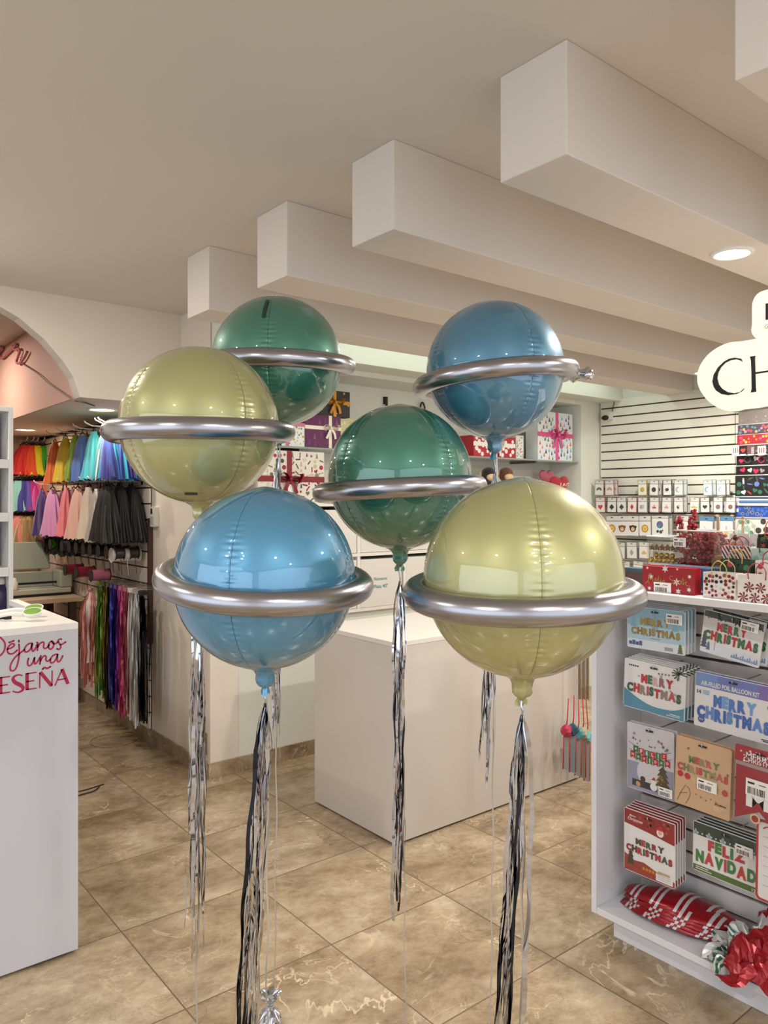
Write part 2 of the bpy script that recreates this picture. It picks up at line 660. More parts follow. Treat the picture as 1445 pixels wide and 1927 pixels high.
beams = [(-0.095, 0.114), (0.516, 0.725), (1.123, 1.332), (1.757, 1.966), (2.357, 2.572), (2.979, 3.19)]
for i, (y0, y1) in enumerate(beams):
    struct('ceiling_beam_%d' % (i + 1), MB().box(1.459, XR, y0, y1, BEAMZ, CEIL, M_BEAM), 0.003)
struct('ceiling_beam_7', MB().box(XP, XR, 3.59, YA, BEAMZ, CEIL, M_WALLW), 0.003)

bs = MB()
bs.box(XP - 0.012, XP, YP - 0.012, 7.07, 0, 0.085, M_BASE)
struct('baseboard_left', bs)
struct('baseboard_front', MB().box(XP, 5.1, YP - 0.012, YP, 0, 0.085, M_BASE))
struct('trim_1', MB().box(XP - 0.016, XP, 4.62, 7.07, ZLOW - 0.016, ZLOW, DARK))

# ------------------------------------------------------------------ downlights
M_LENS = mat('#fff1d8', 0.4, emit=14.0, name='lamp_lens')
M_LENSL = mat('#ffe2ae', 0.4, emit=14.0, name='lamp_lens_low')
def downlight(x, y, z, label, power, color=WARM, lens=None, r=0.052, grp='downlights'):
    t = thing('ceiling_downlight', label, 'ceiling light', (x, y, z), 0, None)
    m = MB()
    n = 28
    prof = [(r * 1.3, 0.0), (r * 1.28, -0.006), (r * 1.06, -0.008), (r * 1.0, -0.001)]
    vs, fs = [], []
    for q, (rr, zz) in enumerate(prof):
        for j in range(n):
            a = 2 * PI * j / n
            vs.append((rr * math.cos(a), rr * math.sin(a), zz))
    for q in range(3):
        for j in range(n):
            fs.append((q * n + j, q * n + (j + 1) % n, (q + 1) * n + (j + 1) % n, (q + 1) * n + j))
    m.add(vs, fs, WHITE2, True)
    m.build('trim_ring', t)
    MB().add([(r * math.cos(2 * PI * j / n), r * math.sin(2 * PI * j / n), -0.002) for j in range(n)], [tuple(range(n))[::-1]], lens or M_LENS).build('lens', t)
    l = bpy.data.lights.new('downlight_lamp', 'AREA')
    l.shape = 'DISK'
    l.size = r * 1.9
    l.energy = power
    l.color = color
    o = bpy.data.objects.new('downlight_lamp', l)
    COL.objects.link(o)
    o.parent = t
    o.location = (0, 0, -0.012)
    return t
for x, y, z, lb in ((2.456, 1.258 - 0.03, BEAMZ, 'round warm downlight set in the underside of the beam nearest the lit sign'),
                    (4.57, 2.465, BEAMZ, 'small round downlight at the far end of a beam, beside the lit sign'),
                    (2.46, 2.465, BEAMZ, 'round downlight under a beam, hidden behind the raised blue balloon'),
                    (4.40, 1.228, BEAMZ, 'round downlight under the beam over the gondola, out of sight'),
                    (2.46, 0.01, BEAMZ, 'round downlight under the beam over the aisle, out of sight'),
                    (0.25, -0.75, CEIL, 'round ceiling downlight over the shop entrance, out of sight'),
                    (-1.2, 0.6, CEIL, 'round ceiling downlight near the shop window, out of sight'),
                    (-1.3, 2.6, CEIL, 'round ceiling downlight by the blank side wall, out of sight'),
                    (1.0, -1.9, CEIL, 'round ceiling downlight deep in the entrance, out of sight'),
                    (3.6, -1.4, CEIL, 'round ceiling downlight in the rear corner, out of sight')):
    downlight(x, y, z, lb, LAMP_W * (0.5 if (x, y) == (2.46, 2.465) else 1.0))
downlight(0.75, 5.6, CEIL, 'added fill lamp in the ceiling behind the arched wall, out of sight', 16.0)  # unseen lamp added to brighten the pink wall and the far walls
downlight(0.35, 3.35, CEIL, 'round ceiling downlight over the service counter, out of sight', 17.0)
p = at_Z(192, 770, ZLOW)
downlight(p.x, p.y, ZLOW, 'round downlight in the low ceiling where the neon cord ends', LOWLAMP_W, (1.0, 0.9, 0.7), M_LENSL, 0.07)
p = at_Z(48, 808, ZLOW)
downlight(p.x, p.y, ZLOW, 'round downlight in the low ceiling above the red and yellow skirts', LOWLAMP_W, (1.0, 0.8, 0.52), M_LENSL, 0.07)
# light strip hidden between the last two beams
t = thing('led_strip', 'cool white light strip between the last two ceiling beams', 'light strip', (3.6, 3.40, CEIL))
MB().box(-1.6, 1.6, -0.03, 0.03, -0.02, 0, WHITE2).build('channel', t)
MB().box(-1.58, 1.58, -0.022, 0.022, -0.026, -0.0201, mat('#eefff2', 0.4, emit=1.4)).build('diffuser', t)
l = bpy.data.lights.new('strip_lamp', 'AREA')
l.shape = 'RECTANGLE'; l.size = 3.1; l.size_y = 0.05; l.energy = 5.0; l.color = GREENISH
o = bpy.data.objects.new('strip_lamp', l); COL.objects.link(o); o.parent = t; o.location = (0, 0, -0.035)
# ================================================================== the six planet balloons
FOIL = mat('#c9cbd2', 0.07, 1.0, name='silver_foil')
FOIL2 = mat('#3a3d47', 0.08, 1.0, name='silver_foil_dark_reflection')  # dark reflections in the silver strips, painted as a second foil colour
RINGM = mat('#a9a8ae', 0.27, 1.0, name='silver_ring')
CORD = mat('#b8b2a8', 0.35, 0.4)
BALLOON_R = 0.19
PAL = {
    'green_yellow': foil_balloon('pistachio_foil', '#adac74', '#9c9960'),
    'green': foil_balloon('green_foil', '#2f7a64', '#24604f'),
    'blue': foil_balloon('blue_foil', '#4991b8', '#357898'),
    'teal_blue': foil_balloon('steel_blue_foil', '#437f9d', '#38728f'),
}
SEAM = {'green_yellow': mat('#7d7a48', 0.4, 0.4), 'green': mat('#1d5244', 0.4, 0.4), 'blue': mat('#245a78', 0.4, 0.4), 'teal_blue': mat('#2a5a72', 0.4, 0.4)}
def globe(seam0, rnd, m, seam_m, Rb=BALLOON_R):
    cols = []
    half = PI / 4
    offs = [0, 0.0035, 0.007, 0.014, 0.024, 0.038, 0.056, 0.08, 0.11, 0.145, 0.19, 0.25, 0.33, 0.43, 0.54, 0.66, half]
    per = sorted(set([-o for o in offs[1:-1]] + offs))
    for s in range(4):
        for o in per:
            cols.append((s * PI / 2 + o, o))
    rows = 190
    mb = MB()
    vs, fs = [], []
    amp = [[rnd.uniform(0.3, 1.0) for _ in range(80)] for _ in range(4)]
    nc = len(cols)
    for i in range(rows + 1):
        t = PI * i / rows
        lat = math.sin(t)
        mid = max(0.0, min(1.0, (lat - 0.55) / 0.3))
        for k, (phi, o) in enumerate(cols):
            s = k // len(per)
            side = 0 if o >= 0 else 37
            d = abs(o)
            q = t * 20.0 / PI * 2.2
            idx = int(q)
            pk = math.sin((q - idx) * PI) ** 6 * amp[s][(idx + side) % 80]
            pucker = -0.016 * pk * mid * math.exp(-(d / 0.085) ** 2) * (1 - math.exp(-(d / 0.008) ** 2) * 0.4)
            crease = -0.006 * math.exp(-(d / 0.012) ** 2)
            flat = -0.012 * math.exp(-(d / 0.16) ** 2) * lat
            rr = Rb * (1 + pucker + crease + flat + 0.004 * math.cos(4 * phi) * lat)
            peak = 0.02 * math.exp(-(t / 0.12) ** 2)
            a = phi + seam0 - PI / 2
            vs.append((rr * lat * math.cos(a), rr * lat * math.sin(a), rr * math.cos(t) + Rb * peak))
    dark = []
    for i in range(rows):
        for k in range(nc):
            k2 = (k + 1) % nc
            f = (i * nc + k, (i + 1) * nc + k, (i + 1) * nc + k2, i * nc + k2)
            fs.append(f)
            dark.append(abs(cols[k][1] + cols[k2][1]) < 0.0036 and 0.06 < i / rows)
    mb.add(vs, fs, m, True)
    sm = mb.mi(seam_m)
    mb.m = [sm if dk else q for q, dk in zip(mb.m, dark)]
    return mb
def strip(mb, p0, length, w, rnd, sway, m, n=26, twist=3.0, lean=(0, 0), gather=0.12, flare=0.02):
    """one hanging foil strip starting at p0; sway = direction it spreads"""
    a0 = rnd.uniform(0, PI * 2)
    tw = rnd.uniform(-twist, twist)
    ph, ph2 = rnd.uniform(0, 6), rnd.uniform(0, 6)
    pts, dirs = [], []
    for i in range(n):
        t = i / (n - 1)
        z = p0[2] - length * t
        s = min(1.0, t / gather) ** 0.7
        kink = 0.0022 * math.sin(t * 30 + ph2)
        x = p0[0] + sway[0] * s + lean[0] * t + 0.004 * math.sin(5 * t + ph) * s + kink
        y = p0[1] + sway[1] * s + lean[1] * t + 0.004 * math.cos(4 * t + ph) * s
        pts.append((x, y, z))
        a = a0 + tw * t + 0.7 * math.sin(9 * t + ph)
        dirs.append((math.cos(a), math.sin(a), 0.1 * math.sin(20 * t + ph2)))
    mb.ribbon(pts, dirs, w, m, lambda t: (0.35 + 0.65 * min(1, t / 0.06)))
def balloon(label, colour, px, py, width, seam, roll, pitch, ring_dz, t_len, t_gap, t_n, lean, ribbon_to, seed,
            ring_w=None, tail=False, spread=0.02, ring_s=1.08):
    rnd = random.Random(seed)
    half_ang = width / 2 / FPX
    # depth for which a sphere of this radius spans the measured width
    d = BALLOON_R * math.sqrt(1 + 1 / half_ang ** 2) * 0.995
    c = at_d(px, py, d)
    root = thing('planet_balloon', label, 'balloon', (c.x, c.y, 0), -YAW, 'planet balloons with silver rings')
    m = PAL[colour]
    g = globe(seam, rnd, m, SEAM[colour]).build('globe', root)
    g.location = (0, 0, c.z)
    # ring
    mb = MB()
    n = 72
    rc, r = BALLOON_R * ring_s, 0.0248
    pts = [(rc * math.cos(2 * PI * k / n), rc * math.sin(2 * PI * k / n), 0.002 * math.sin(4 * PI * k / n + seed)) for k in range(n)]
    mb.tube(pts, r, RINGM, 20, closed=True)
    ring = mb.build('ring', root)
    ring.location = (0, 0, c.z + ring_dz)
    ring.rotation_euler = (pitch, roll, 0)
    if tail:
        tl = MB()
        tl.lathe([(0.004, -0.016), (0.017, -0.012), (0.020, 0.004), (0.013, 0.016), (0.009, 0.022), (0.017, 0.034), (0.012, 0.046), (0.003, 0.05)], FOIL, 14,
                 wob=lambda a, z: 0.14 * math.sin(3 * a + z * 150))
        k = tl.build('ring_knot', ring)
        k.location = (rc * 1.05, 0.0, -0.008)
        k.rotation_euler = (R(10), R(104), R(-20))
        k.scale = (1.2, 1.2, 1.2)
    # neck
    nb = MB()
    zb = -BALLOON_R
    nb.lathe([(0.05, zb + 0.0075), (0.034, zb + 0.002), (0.024, zb - 0.004), (0.019, zb - 0.013), (0.0182, zb - 0.022), (0.0180, zb - 0.030), (0.013, zb - 0.037), (0.006, zb - 0.041), (0.003, zb - 0.046)],
             m, 20, wob=lambda a, z: (0.13 * math.sin(5 * a + seed) + 0.07 * math.sin(9 * a + 260 * z)) * max(0, min(1, (zb - z) / 0.02)))
    for k in range(3):
        a = rnd.uniform(0, 6)
        nb.ribbon([(0.004 * math.cos(a), 0.004 * math.sin(a), zb - 0.040), (0.010 * math.cos(a), 0.010 * math.sin(a), zb - 0.050), (0.008 * math.cos(a), 0.012 * math.sin(a), zb - 0.058)],
                  [(1, 0.3, 0)] * 3, 0.010, m)
    nk = nb.build('neck', root)
    nk.location = (0, 0, c.z)
    # tassel
    z0 = c.z - BALLOON_R - 0.044
    tb = MB()
    for k in range(t_n):
        a = rnd.uniform(0, PI * 2)
        q = spread * math.sqrt(rnd.random())
        ln = t_len * rnd.uniform(0.80, 1.0)
        if k < 3:
            ln = t_len * rnd.uniform(1.0, 1.05)
        mm = FOIL if rnd.random() < 0.84 else FOIL2
        lx = lean[0] * rnd.uniform(0.6, 1.15) + (rnd.uniform(-0.02, 0.006) if k % 5 == 0 else 0)
        strip(tb, (0, 0, z0 - t_gap), ln, rnd.choice((0.004, 0.006, 0.009)), rnd, (q * math.cos(a), q * math.sin(a)), mm, lean=(lx, lean[1]))
    # the twisted tie between neck and tassel
    tb.tube([(0.0015 * math.cos(k), 0.0015 * math.sin(k), z0 + 0.003 - (t_gap + 0.006) * k / 8) for k in range(9)], 0.0022, FOIL, 6)
    tb.build('foil_tassel', root)
    # ribbon to the floor
    rb = MB()
    n = 40
    pts = [(0.006 + ribbon_to[0] * (k / (n - 1)) + 0.0025 * math.sin(k * 0.8), 0.004 + ribbon_to[1] * (k / (n - 1)), z0 - 0.01 - (z0 - 0.012) * k / (n - 1)) for k in range(n)]
    rb.ribbon(pts, [(math.cos(0.5 * math.sin(k * .5)), math.sin(0.5 * math.sin(k * .5)), 0) for k in range(n)], 0.0042, CORD)
    rb.build('ribbon', root)
    return root, c, d

PRINTS = []
def print_strip(root, c, a, t0, t1, w, name='printed_strip'):
    mb = MB()
    rr = BALLOON_R * 1.007
    n = 14
    vs, fs = [], []
    for i in range(n + 1):
        t = t0 + (t1 - t0) * i / n
        for s in [-1 + 0.2 * q for q in range(11)]:
            aa = a + s * w / (2 * rr * max(math.sin(t), 0.2)) - PI / 2
            vs.append((rr * math.sin(t) * math.cos(aa), rr * math.sin(t) * math.sin(aa), rr * math.cos(t) + 0.0006))
    for i in range(n):
        fs += [(11 * i + q, 11 * i + 11 + q, 11 * i + 12 + q, 11 * i + q + 1) for q in range(10)]
    mb.add(vs, fs, mat('#12302a', 0.4), True)
    o = mb.build(name, root)
    o.location = (0, 0, c.z)
    return o
r1, c1, d1 = balloon('green planet balloon highest and furthest back, behind a pistachio one', 'green', 522, 681, 243, R(0), R(1), R(5.5), -0.006, 0.86, 0.05, 12, (0.0, 0.0), (-0.012, -0.03), 11)
balloon('steel blue planet balloon floating high with a knot in its tilted ring', 'teal_blue', 931, 697, 257, R(24), R(-6.3), R(1), -0.024, 0.86, 0.05, 16, (-0.02, 0.0), (-0.018, 0), 12, tail=True, ring_s=1.08)
r2, c2, d2 = balloon('pistachio planet balloon next to the rainbow skirts, behind the front blue balloon', 'green_yellow', 377, 801, 294, R(46), R(-0.5), R(1.5), -0.018, 0.98, 0.07, 17, (-0.015, 0.0), (-0.02, 0), 13)
balloon('green planet balloon in the middle with a tilted silver ring', 'green', 752, 898, 271, R(-50), R(-3), R(-1.5), -0.035, 0.85, 0.04, 15, (0.0, 0.0), (0.01, 0), 14, spread=0.015)
balloon('light blue planet balloon hanging low in front, above the crinkled silver weight', 'blue', 499, 1088, 339, R(-12), R(4), R(6), -0.004, 0.90, 0.03, 21, (-0.055, 0.0), (-0.005, 0), 15)
balloon('big pistachio planet balloon hanging low in front of the gift bag shelf', 'green_yellow', 982, 1087, 373, R(0), R(-0.5), R(3), -0.028, 0.88, 0.03, 20, (-0.045, 0.0), (-0.012, 0), 16)

print_strip(r1, c1, R(-5), R(38), R(62), 0.010)
print_strip(r2, c2, R(0), R(150), R(153), 0.03)

# crinkled weight on the floor
p = at_Z(508, 1934, 0.0)
t = thing('balloon_weight', 'crinkled silver foil balloon weight standing on the tiles', 'weight', (p.x, p.y, 0), -YAW)
rnd = random.Random(5)
def crinkle(a, z):
    return 0.10 * math.sin(7 * a + z * 210) + 0.08 * math.sin(11 * a - z * 330)
MB().lathe([(0.010, 0.0), (0.026, 0.003), (0.031, 0.016), (0.031, 0.030), (0.025, 0.044), (0.014, 0.055), (0.008, 0.062)], FOIL, 40, wob=crinkle, smooth=False).build('body', t)
MB().lathe([(0.008, 0.061), (0.010, 0.066), (0.019, 0.082), (0.025, 0.092), (0.027, 0.098), (0.021, 0.094), (0.010, 0.088)], FOIL, 30,
           wob=lambda a, z: 0.25 * math.sin(5 * a) * max(0, (z - 0.07) / 0.03) + 0.12 * math.sin(13 * a + 200 * z), smooth=False).build('gathered_top', t)
MB().tube([(0.0105 * math.cos(2 * PI * k / 12), 0.0105 * math.sin(2 * PI * k / 12), 0.063) for k in range(12)], 0.002, CORD, 6, closed=True).build('tie', t)
# ================================================================== review counter
ZC, YC, XCR = 1.10, 2.622, 0.812      # top height, front plane, end face
XCL = -0.10
t = thing('service_counter', 'white counter with pink handwriting asking for a review', 'counter', ((XCL + XCR) / 2, YC, 0))
ox = (XCL + XCR) / 2
COUNTER = mat('#bfbfc6', 0.4, name='counter_laminate')
MB().box(XCL - ox, XCR - ox, 0.0, 0.02, 0.012, ZC - 0.022, COUNTER).build('front_panel', t, 0.0015)
MB().box(XCR - 0.03 - ox, XCR - ox, 0.021, 0.78, 0.012, ZC - 0.022, COUNTER).build('side_panel', t, 0.0015)
tp = MB()

L = [(XCL - ox, 0), (XCR - ox, 0), (XCR - ox, 0.78), (XCR - 0.034 - ox, 0.78), (XCR - 0.034 - ox, 0.335), (XCL - ox, 0.335)]
vs = [(x, y, ZC - 0.022) for x, y in L] + [(x, y, ZC) for x, y in L]
tp.add(vs, [(5, 4, 3, 2, 1, 0), (6, 7, 8, 9, 10, 11)] + [(i, (i + 1) % 6, 6 + (i + 1) % 6, 6 + i) for i in range(6)], WHITE2)
tp.build('worktop', t, 0.001)
MB().box(XCL - ox, XCR - 0.031 - ox, 0.022, 0.33, 0.70, 0.72, COUNTER).build('inner_shelf', t)
MB().box(XCL + 0.02 - ox, XCR - 0.04 - ox, 0.03, 0.74, 0.0, 0.0115, BLACK).build('foot', t)
# handwriting, traced stroke by stroke on the front plane
VIN = mat('#a81240', 0.45, name='pink_vinyl')
def crop5(x, y):
    p = at_Y(x / 7.7063, 1090 + y / 7.7063, YC)
    return (p.x - ox, p.z)
hand = MB()
W = 0.0052
for s in ([(-90, 870), (-98, 990), (-110, 1120)], [(-200, 900), (-110, 850), (-30, 832), (30, 868), (70, 930), (68, 1010), (35, 1075), (-30, 1125), (-140, 1145)],
          [(110, 1012), (165, 995), (205, 962), (196, 936), (160, 942), (122, 980), (105, 1030), (122, 1072), (162, 1083), (205, 1068), (245, 1030)],
          [(132, 916), (200, 892)], [(272, 888), (274, 908)],
          [(274, 945), (278, 1000), (276, 1090), (265, 1180), (236, 1280), (192, 1328), (155, 1318), (146, 1280), (165, 1215), (220, 1130), (290, 1072), (350, 1022)],
          [(466, 930), (430, 930), (385, 960), (356, 1010), (362, 1050), (400, 1050), (442, 1008), (468, 935)], [(468, 935), (462, 985), (465, 1028), (482, 1044), (510, 1010), (535, 950)],
          [(535, 915), (547, 930), (548, 965), (540, 1030)], [(545, 985), (580, 932), (618, 910), (637, 930), (630, 980), (650, 1004), (690, 984), (715, 950)],
          [(745, 898), (715, 922), (700, 970), (715, 1008), (745, 1010), (775, 970), (776, 920), (750, 896)], [(752, 900), (765, 930), (800, 935), (845, 905)],
          [(890, 870), (866, 868), (842, 890), (850, 920), (878, 960), (875, 1000), (848, 1018), (826, 1005)], [(872, 950), (905, 940), (950, 910)],
          [(412, 1148), (400, 1200), (405, 1242), (430, 1254), (468, 1220), (500, 1138)], [(500, 1138), (497, 1190), (506, 1228), (540, 1200), (575, 1140)],
          [(590, 1108), (585, 1170), (578, 1230)], [(582, 1190), (618, 1130), (650, 1108), (668, 1130), (664, 1170), (690, 1190), (730, 1160)],
          [(835, 1090), (800, 1090), (755, 1120), (730, 1170), (735, 1208), (770, 1208), (810, 1160), (835, 1092)], [(832, 1100), (828, 1150), (836, 1194), (862, 1192), (890, 1150), (908, 1110)]):
    hand.stroke([crop5(*q) for q in s], W, VIN, 0.0008)
# block capitals with thick and thin strokes
TH, TN = 0.0105, 0.0042
def line(a, b, w, n=0.0008):
    hand.stroke([crop5(*a), crop5(*b)], w, VIN, n, caps=False)
for x0, x1, dy in ((-5, 148, 0), (380, 530, -58)):
    line((x0 + 12, 1415 + dy + 3), (x0 + 12, 1662 + dy), TH)
    line((x0, 1430 + dy), (x1, 1408 + dy), TN)
    line((x0, 1545 + dy), (x1 - 32, 1526 + dy), TN)
    line((x0, 1658 + dy), (x1, 1636 + dy), TN)
line((-190, 1450), (-190, 1690), TH)
hand.stroke([crop5(*q) for q in [(-190, 1452), (-120, 1440), (-70, 1490), (-120, 1560), (-190, 1572)]], TH * 0.7, VIN, 0.0008, caps=False)
line((-120, 1565), (-30, 1668), TH)
hand.stroke([crop5(*q) for q in [(328, 1398), (265, 1386), (205, 1412), (190, 1455), (225, 1500), (290, 1532), (332, 1572), (318, 1615), (255, 1640), (180, 1624)]], TH, VIN, 0.0008,
            widths=lambda t: 0.4 + 0.75 * math.sin(PI * t) ** 2)
line((577, 1350), (575, 1578), TN)
line((585, 1348), (748, 1545), TH)
line((756, 1322), (752, 1552), TN)
hand.stroke([crop5(*q) for q in [(618, 1304), (645, 1280), (680, 1292), (730, 1268)]], 0.006, VIN, 0.0008)
line((900, 1305), (795, 1545), TN)
line((898, 1300), (985, 1518), TH)
line((838, 1462), (955, 1440), TN)
hand.build('lettering', t)['label'] = 'pink handwritten lettering'

# scoop with green bowl lying on the counter
p = at_Z(62, 1166, ZC)
s = thing('scoop', 'white plastic scoop with green lining lying on the white counter', 'scoop', (p.x - 0.03, p.y - 0.005, ZC), R(-32))
GREEN = mat('#6f9a2c', 0.4)
PLW = mat('#e2e0da', 0.3)
def oval(x, z, a, b, y0, y1, m, mb):
    n = 24
    vs = [(x + a * math.cos(2 * PI * k / n), z + b * math.sin(2 * PI * k / n), y0) for k in range(n)] + [(x + a * .92 * math.cos(2 * PI * k / n), z + b * .92 * math.sin(2 * PI * k / n), y1) for k in range(n)]
    mb.add(vs, [tuple(range(n))[::-1], tuple(range(n, 2 * n))] + [(k, (k + 1) % n, n + (k + 1) % n, n + k) for k in range(n)], m)
BW = MB().lathe([(0.006, 0.0), (0.020, 0.004), (0.030, 0.014), (0.034, 0.026), (0.0345, 0.028), (0.031, 0.028)], PLW, 24).build('bowl', s)
LI = MB().lathe([(0.0305, 0.0279), (0.027, 0.0282), (0.012, 0.0284)], GREEN, 24).build('lining', s)
LI['label'] = 'green lining'
for o_ in (BW, LI):
    o_.scale = (0.95, 0.8, 0.8)
    o_.location = (0.03, 0.0, 0.012)
    o_.rotation_euler = (R(20), 0, 0)
MB().tube(smooth_path([(0.0, 0.0, 0.022), (-0.04, 0.0, 0.024), (-0.10, 0.004, 0.014), (-0.17, 0.006, 0.008)], 5), 0.007, PLW, 8).build('handle', s)
s2 = dup(s, (p.x + 0.0, p.y + 0.09, ZC), R(-38), 'second white scoop behind the green-lined one on the counter')
p = at_Z(8, 1166, ZC)
c = thing('cable_end', 'short black cable end lying on the white counter', 'cable', (p.x, p.y, ZC))
MB().tube([(-0.10, 0.01, 0.005), (-0.04, 0.0, 0.005), (0.0, 0.0, 0.006)], 0.004, BLACK, 6).build('cord', c)
MB().box(0.0, 0.022, -0.006, 0.006, 0.001, 0.012, BLACK).build('plug', c)

# ------------------------------------------------------------------ cube shelf at the left
YS = 3.42
a = at_Y(25, 770, YS)
ztop = at_Y(25, 766, YS).z
s = thing('cube_shelf', 'tall white cube shelf standing behind the review counter', 'shelf', (a.x - 0.3, YS, 0))
fr = MB()
SHELFW = mat('#cfcdca', 0.45)
fr.box(0.283, 0.3, 0, 0.34, 0, ztop, SHELFW).box(-0.3, -0.283, 0, 0.34, 0, ztop, SHELFW)
fr.box(-0.283, 0.283, 0, 0.34, ztop - 0.02, ztop, SHELFW).box(-0.283, 0.283, 0, 0.34, 0, 0.03, SHELFW)
fr.build('frame', s, 0.001)
MB().box(-0.283, 0.283, 0.32, 0.338, 0.03, ztop - 0.02, mat('#3a383b', 0.6)).build('back_panel', s)
zs = [at_Y(20, y, YS).z for y in (873, 973, 1076)]
for z in zs:
    MB().box(-0.2825, 0.2825, 0.0, 0.3195, z - 0.018, z + 0.018, SHELFW).build('shelf_board', s)
zlow = [zs[-1] - 0.24, zs[-1] - 0.48, zs[-1] - 0.72]
for z in zlow:
    MB().box(-0.2825, 0.2825, 0.0, 0.3195, z - 0.012, z + 0.012, SHELFW).build('shelf_board', s)
for i, (lev, lab, cc) in enumerate(((zs[0], 'dark grey storage box in the topmost cube of the shelf', '#3b3d44'), (zs[1], 'dark slate storage box in the second cube of the shelf', '#2f323a'), (zs[2], 'dark storage box in the third cube of the shelf', '#45434b'))):
    b = thing('storage_box', lab, 'box', (a.x - 0.16, YS + 0.10, lev + 0.0185))
    MB().box(-0.11, 0.09, 0, 0.19, 0, 0.15, mat(cc, 0.55)).build('body', b, 0.003)
    MB().box(-0.114, 0.094, -0.004, 0.194, 0.1502, 0.17, mat(cc, 0.45)).build('lid', b, 0.003)
b = thing('spray_bottle', 'dark purple bottle with pale cap standing in the lowest seen cube', 'bottle', (at_Y(3, 1130, YS + .06).x, YS + 0.06, zlow[0] + 0.0125))
MB().lathe([(0.028, 0), (0.03, 0.004), (0.03, 0.13), (0.024, 0.155), (0.012, 0.165), (0.012, 0.172)], mat('#2c2748', 0.3), 20).build('body', b)
MB().lathe([(0.0125, 0.1721), (0.014, 0.176), (0.013, 0.195), (0.008, 0.2)], mat('#cfcbc6', 0.4), 16).build('cap', b)

# ------------------------------------------------------------------ slatted wall with skirts
SLAT = mat('#e4d8cb', 0.5)
SLATD = mat('#4a3a31', 0.7)
def slat_panel(name, label, loc, rz, width, z0, z1, pitch, phase, groove, board, dark, thick=0.018):
    t = thing(name, label, 'slat wall', loc, rz)
    MB().box(-width / 2, width / 2, -0.006, 0.0, z0, z1, dark).build('backing', t)
    z = phase
    mb = MB()
    cuts = []
    while z < z1 - 0.01:
        cuts.append(z)
        z += pitch
    lo = z0
    for c in cuts:
        if c - groove / 2 > lo:
            mb.box(-width / 2, width / 2, -thick, -0.0061, lo, c - groove / 2, board)
        lo = c + groove / 2
    mb.box(-width / 2, width / 2, -thick, -0.0061, lo, z1, board)
    mb.build('boards', t)
    return t
yl0, yl1 = 4.62, 7.05
slat_panel('slatted_panel', 'white slatted panel carrying the tulle skirts', (XP - 0.0005, (yl0 + yl1) / 2, 0), FACE_X, yl1 - yl0, 0.09, 2.035, 0.10, 0.19, 0.010, SLAT, SLATD)
MB_ = MB().box(XP - 0.03, XP - 0.0005, 4.60, 4.6195, 0.62, 1.40, mat('#4a2f24', 0.6)).build('trim_2')
MB_['kind'] = 'structure'
slat_panel('slatted_panel', 'slatted panel painted with pink bounce light on the far wall with the red skirt', (1.30, 7.0695, 0), FACE_Y, 1.1, 0.09, 2.0, 0.10, 0.19, 0.008, mat('#dfb7a5', 0.6), mat('#8d6654', .7))  # pinkish board colours stand in for reflected pink light

def tulle(c, gloss=False):
    dark = max(lin(c)[:3]) < 0.06
    return mat(c, 0.4 if gloss else 0.65, 0.3 if gloss else 0.0, sheen=0.03 if dark else 0.3)
HOOKM = mat('#e6e2dc', 0.3)
def skirt(label, x, y, ztop, h, w, color, rz, seed, grp, n_layers=1, depth=0.05, gloss=False):
    rnd = random.Random(seed)
    t = thing('tulle_skirt', label, 'skirt', (x, y, ztop - h), rz, grp)
    m = tulle(color, gloss)
    m2 = tulle(tuple(min(1, k * 0.8) for k in lin(color)[:3]) if False else color, gloss)
    ns, nt_ = 64, 14
    pl = rnd.randint(7, 10)
    ph = rnd.uniform(0, 6)
    sk = rnd.uniform(-0.12, 0.12)
    jag = [rnd.uniform(-0.010, 0.006) for _ in range(ns + 1)]
    jag[-1] = jag[0]
    def fn(s, tt):
        a = 2 * PI * s
        prof = 0.30 + 0.70 * tt ** 0.62
        amp = 0.13 * tt + 0.03
        r = prof * (1 + amp * math.sin(pl * a + ph + 1.2 * math.sin(3 * tt)) + 0.06 * tt * math.sin((pl * 2 + 1) * a + ph * 2))
        zz = h * (1 - tt) + (jag[int(s * ns)] if tt > 0.99 else 0.0)
        return ((w / 2) * r * math.cos(a) + sk * w * tt * 0.5, depth * r * math.sin(a) * 1.15, zz)
    mb = MB()
    mb.grid(fn, ns, nt_, m)
    mb.build('skirt', t)
    wb_ = MB()
    n = 24
    vs = []
    for zz, k in ((h - 0.004, 0.31), (h + 0.018, 0.27)):
        for j in range(n):
            a = 2 * PI * j / n
            vs.append(((w / 2) * k * math.cos(a), depth * k * 1.15 * math.sin(a), zz))
    wb_.add(vs, [(j, (j + 1) % n, n + (j + 1) % n, n + j) for j in range(n)] + [tuple(range(n, 2 * n))], m, True)
    wb_.build('waistband', t)
    hg = MB()
    hg.tube([(-w * 0.13, 0, h + 0.022), (-w * .06, 0, h + 0.034), (0, 0, h + 0.038), (w * .06, 0, h + 0.034), (w * 0.13, 0, h + 0.022)], 0.0035, DARK, 6)
    hg.tube([(0, 0, h + 0.038), (0.001, 0, h + 0.055), (0.006, 0, h + 0.062)], 0.0025, DARK, 6)
    hg.build('hanger', t)
    return t
def hook(label, x, y, z, rz, ln=0.24):
    t = thing('wall_hook', label, 'hook', (x, y, z), rz, 'white hooks on the skirt wall')
    MB().tube([(0, 0, 0), (0, -ln * 0.85, 0.004), (0, -ln, 0.022), (0, -ln - 0.006, 0.034)], 0.0045, HOOKM, 8).build('prong', t)
    MB().box(-0.012, 0.012, -0.003, 0.0, -0.02, 0.02, HOOKM).build('plate', t)
    return t
XS = XP - 0.0195
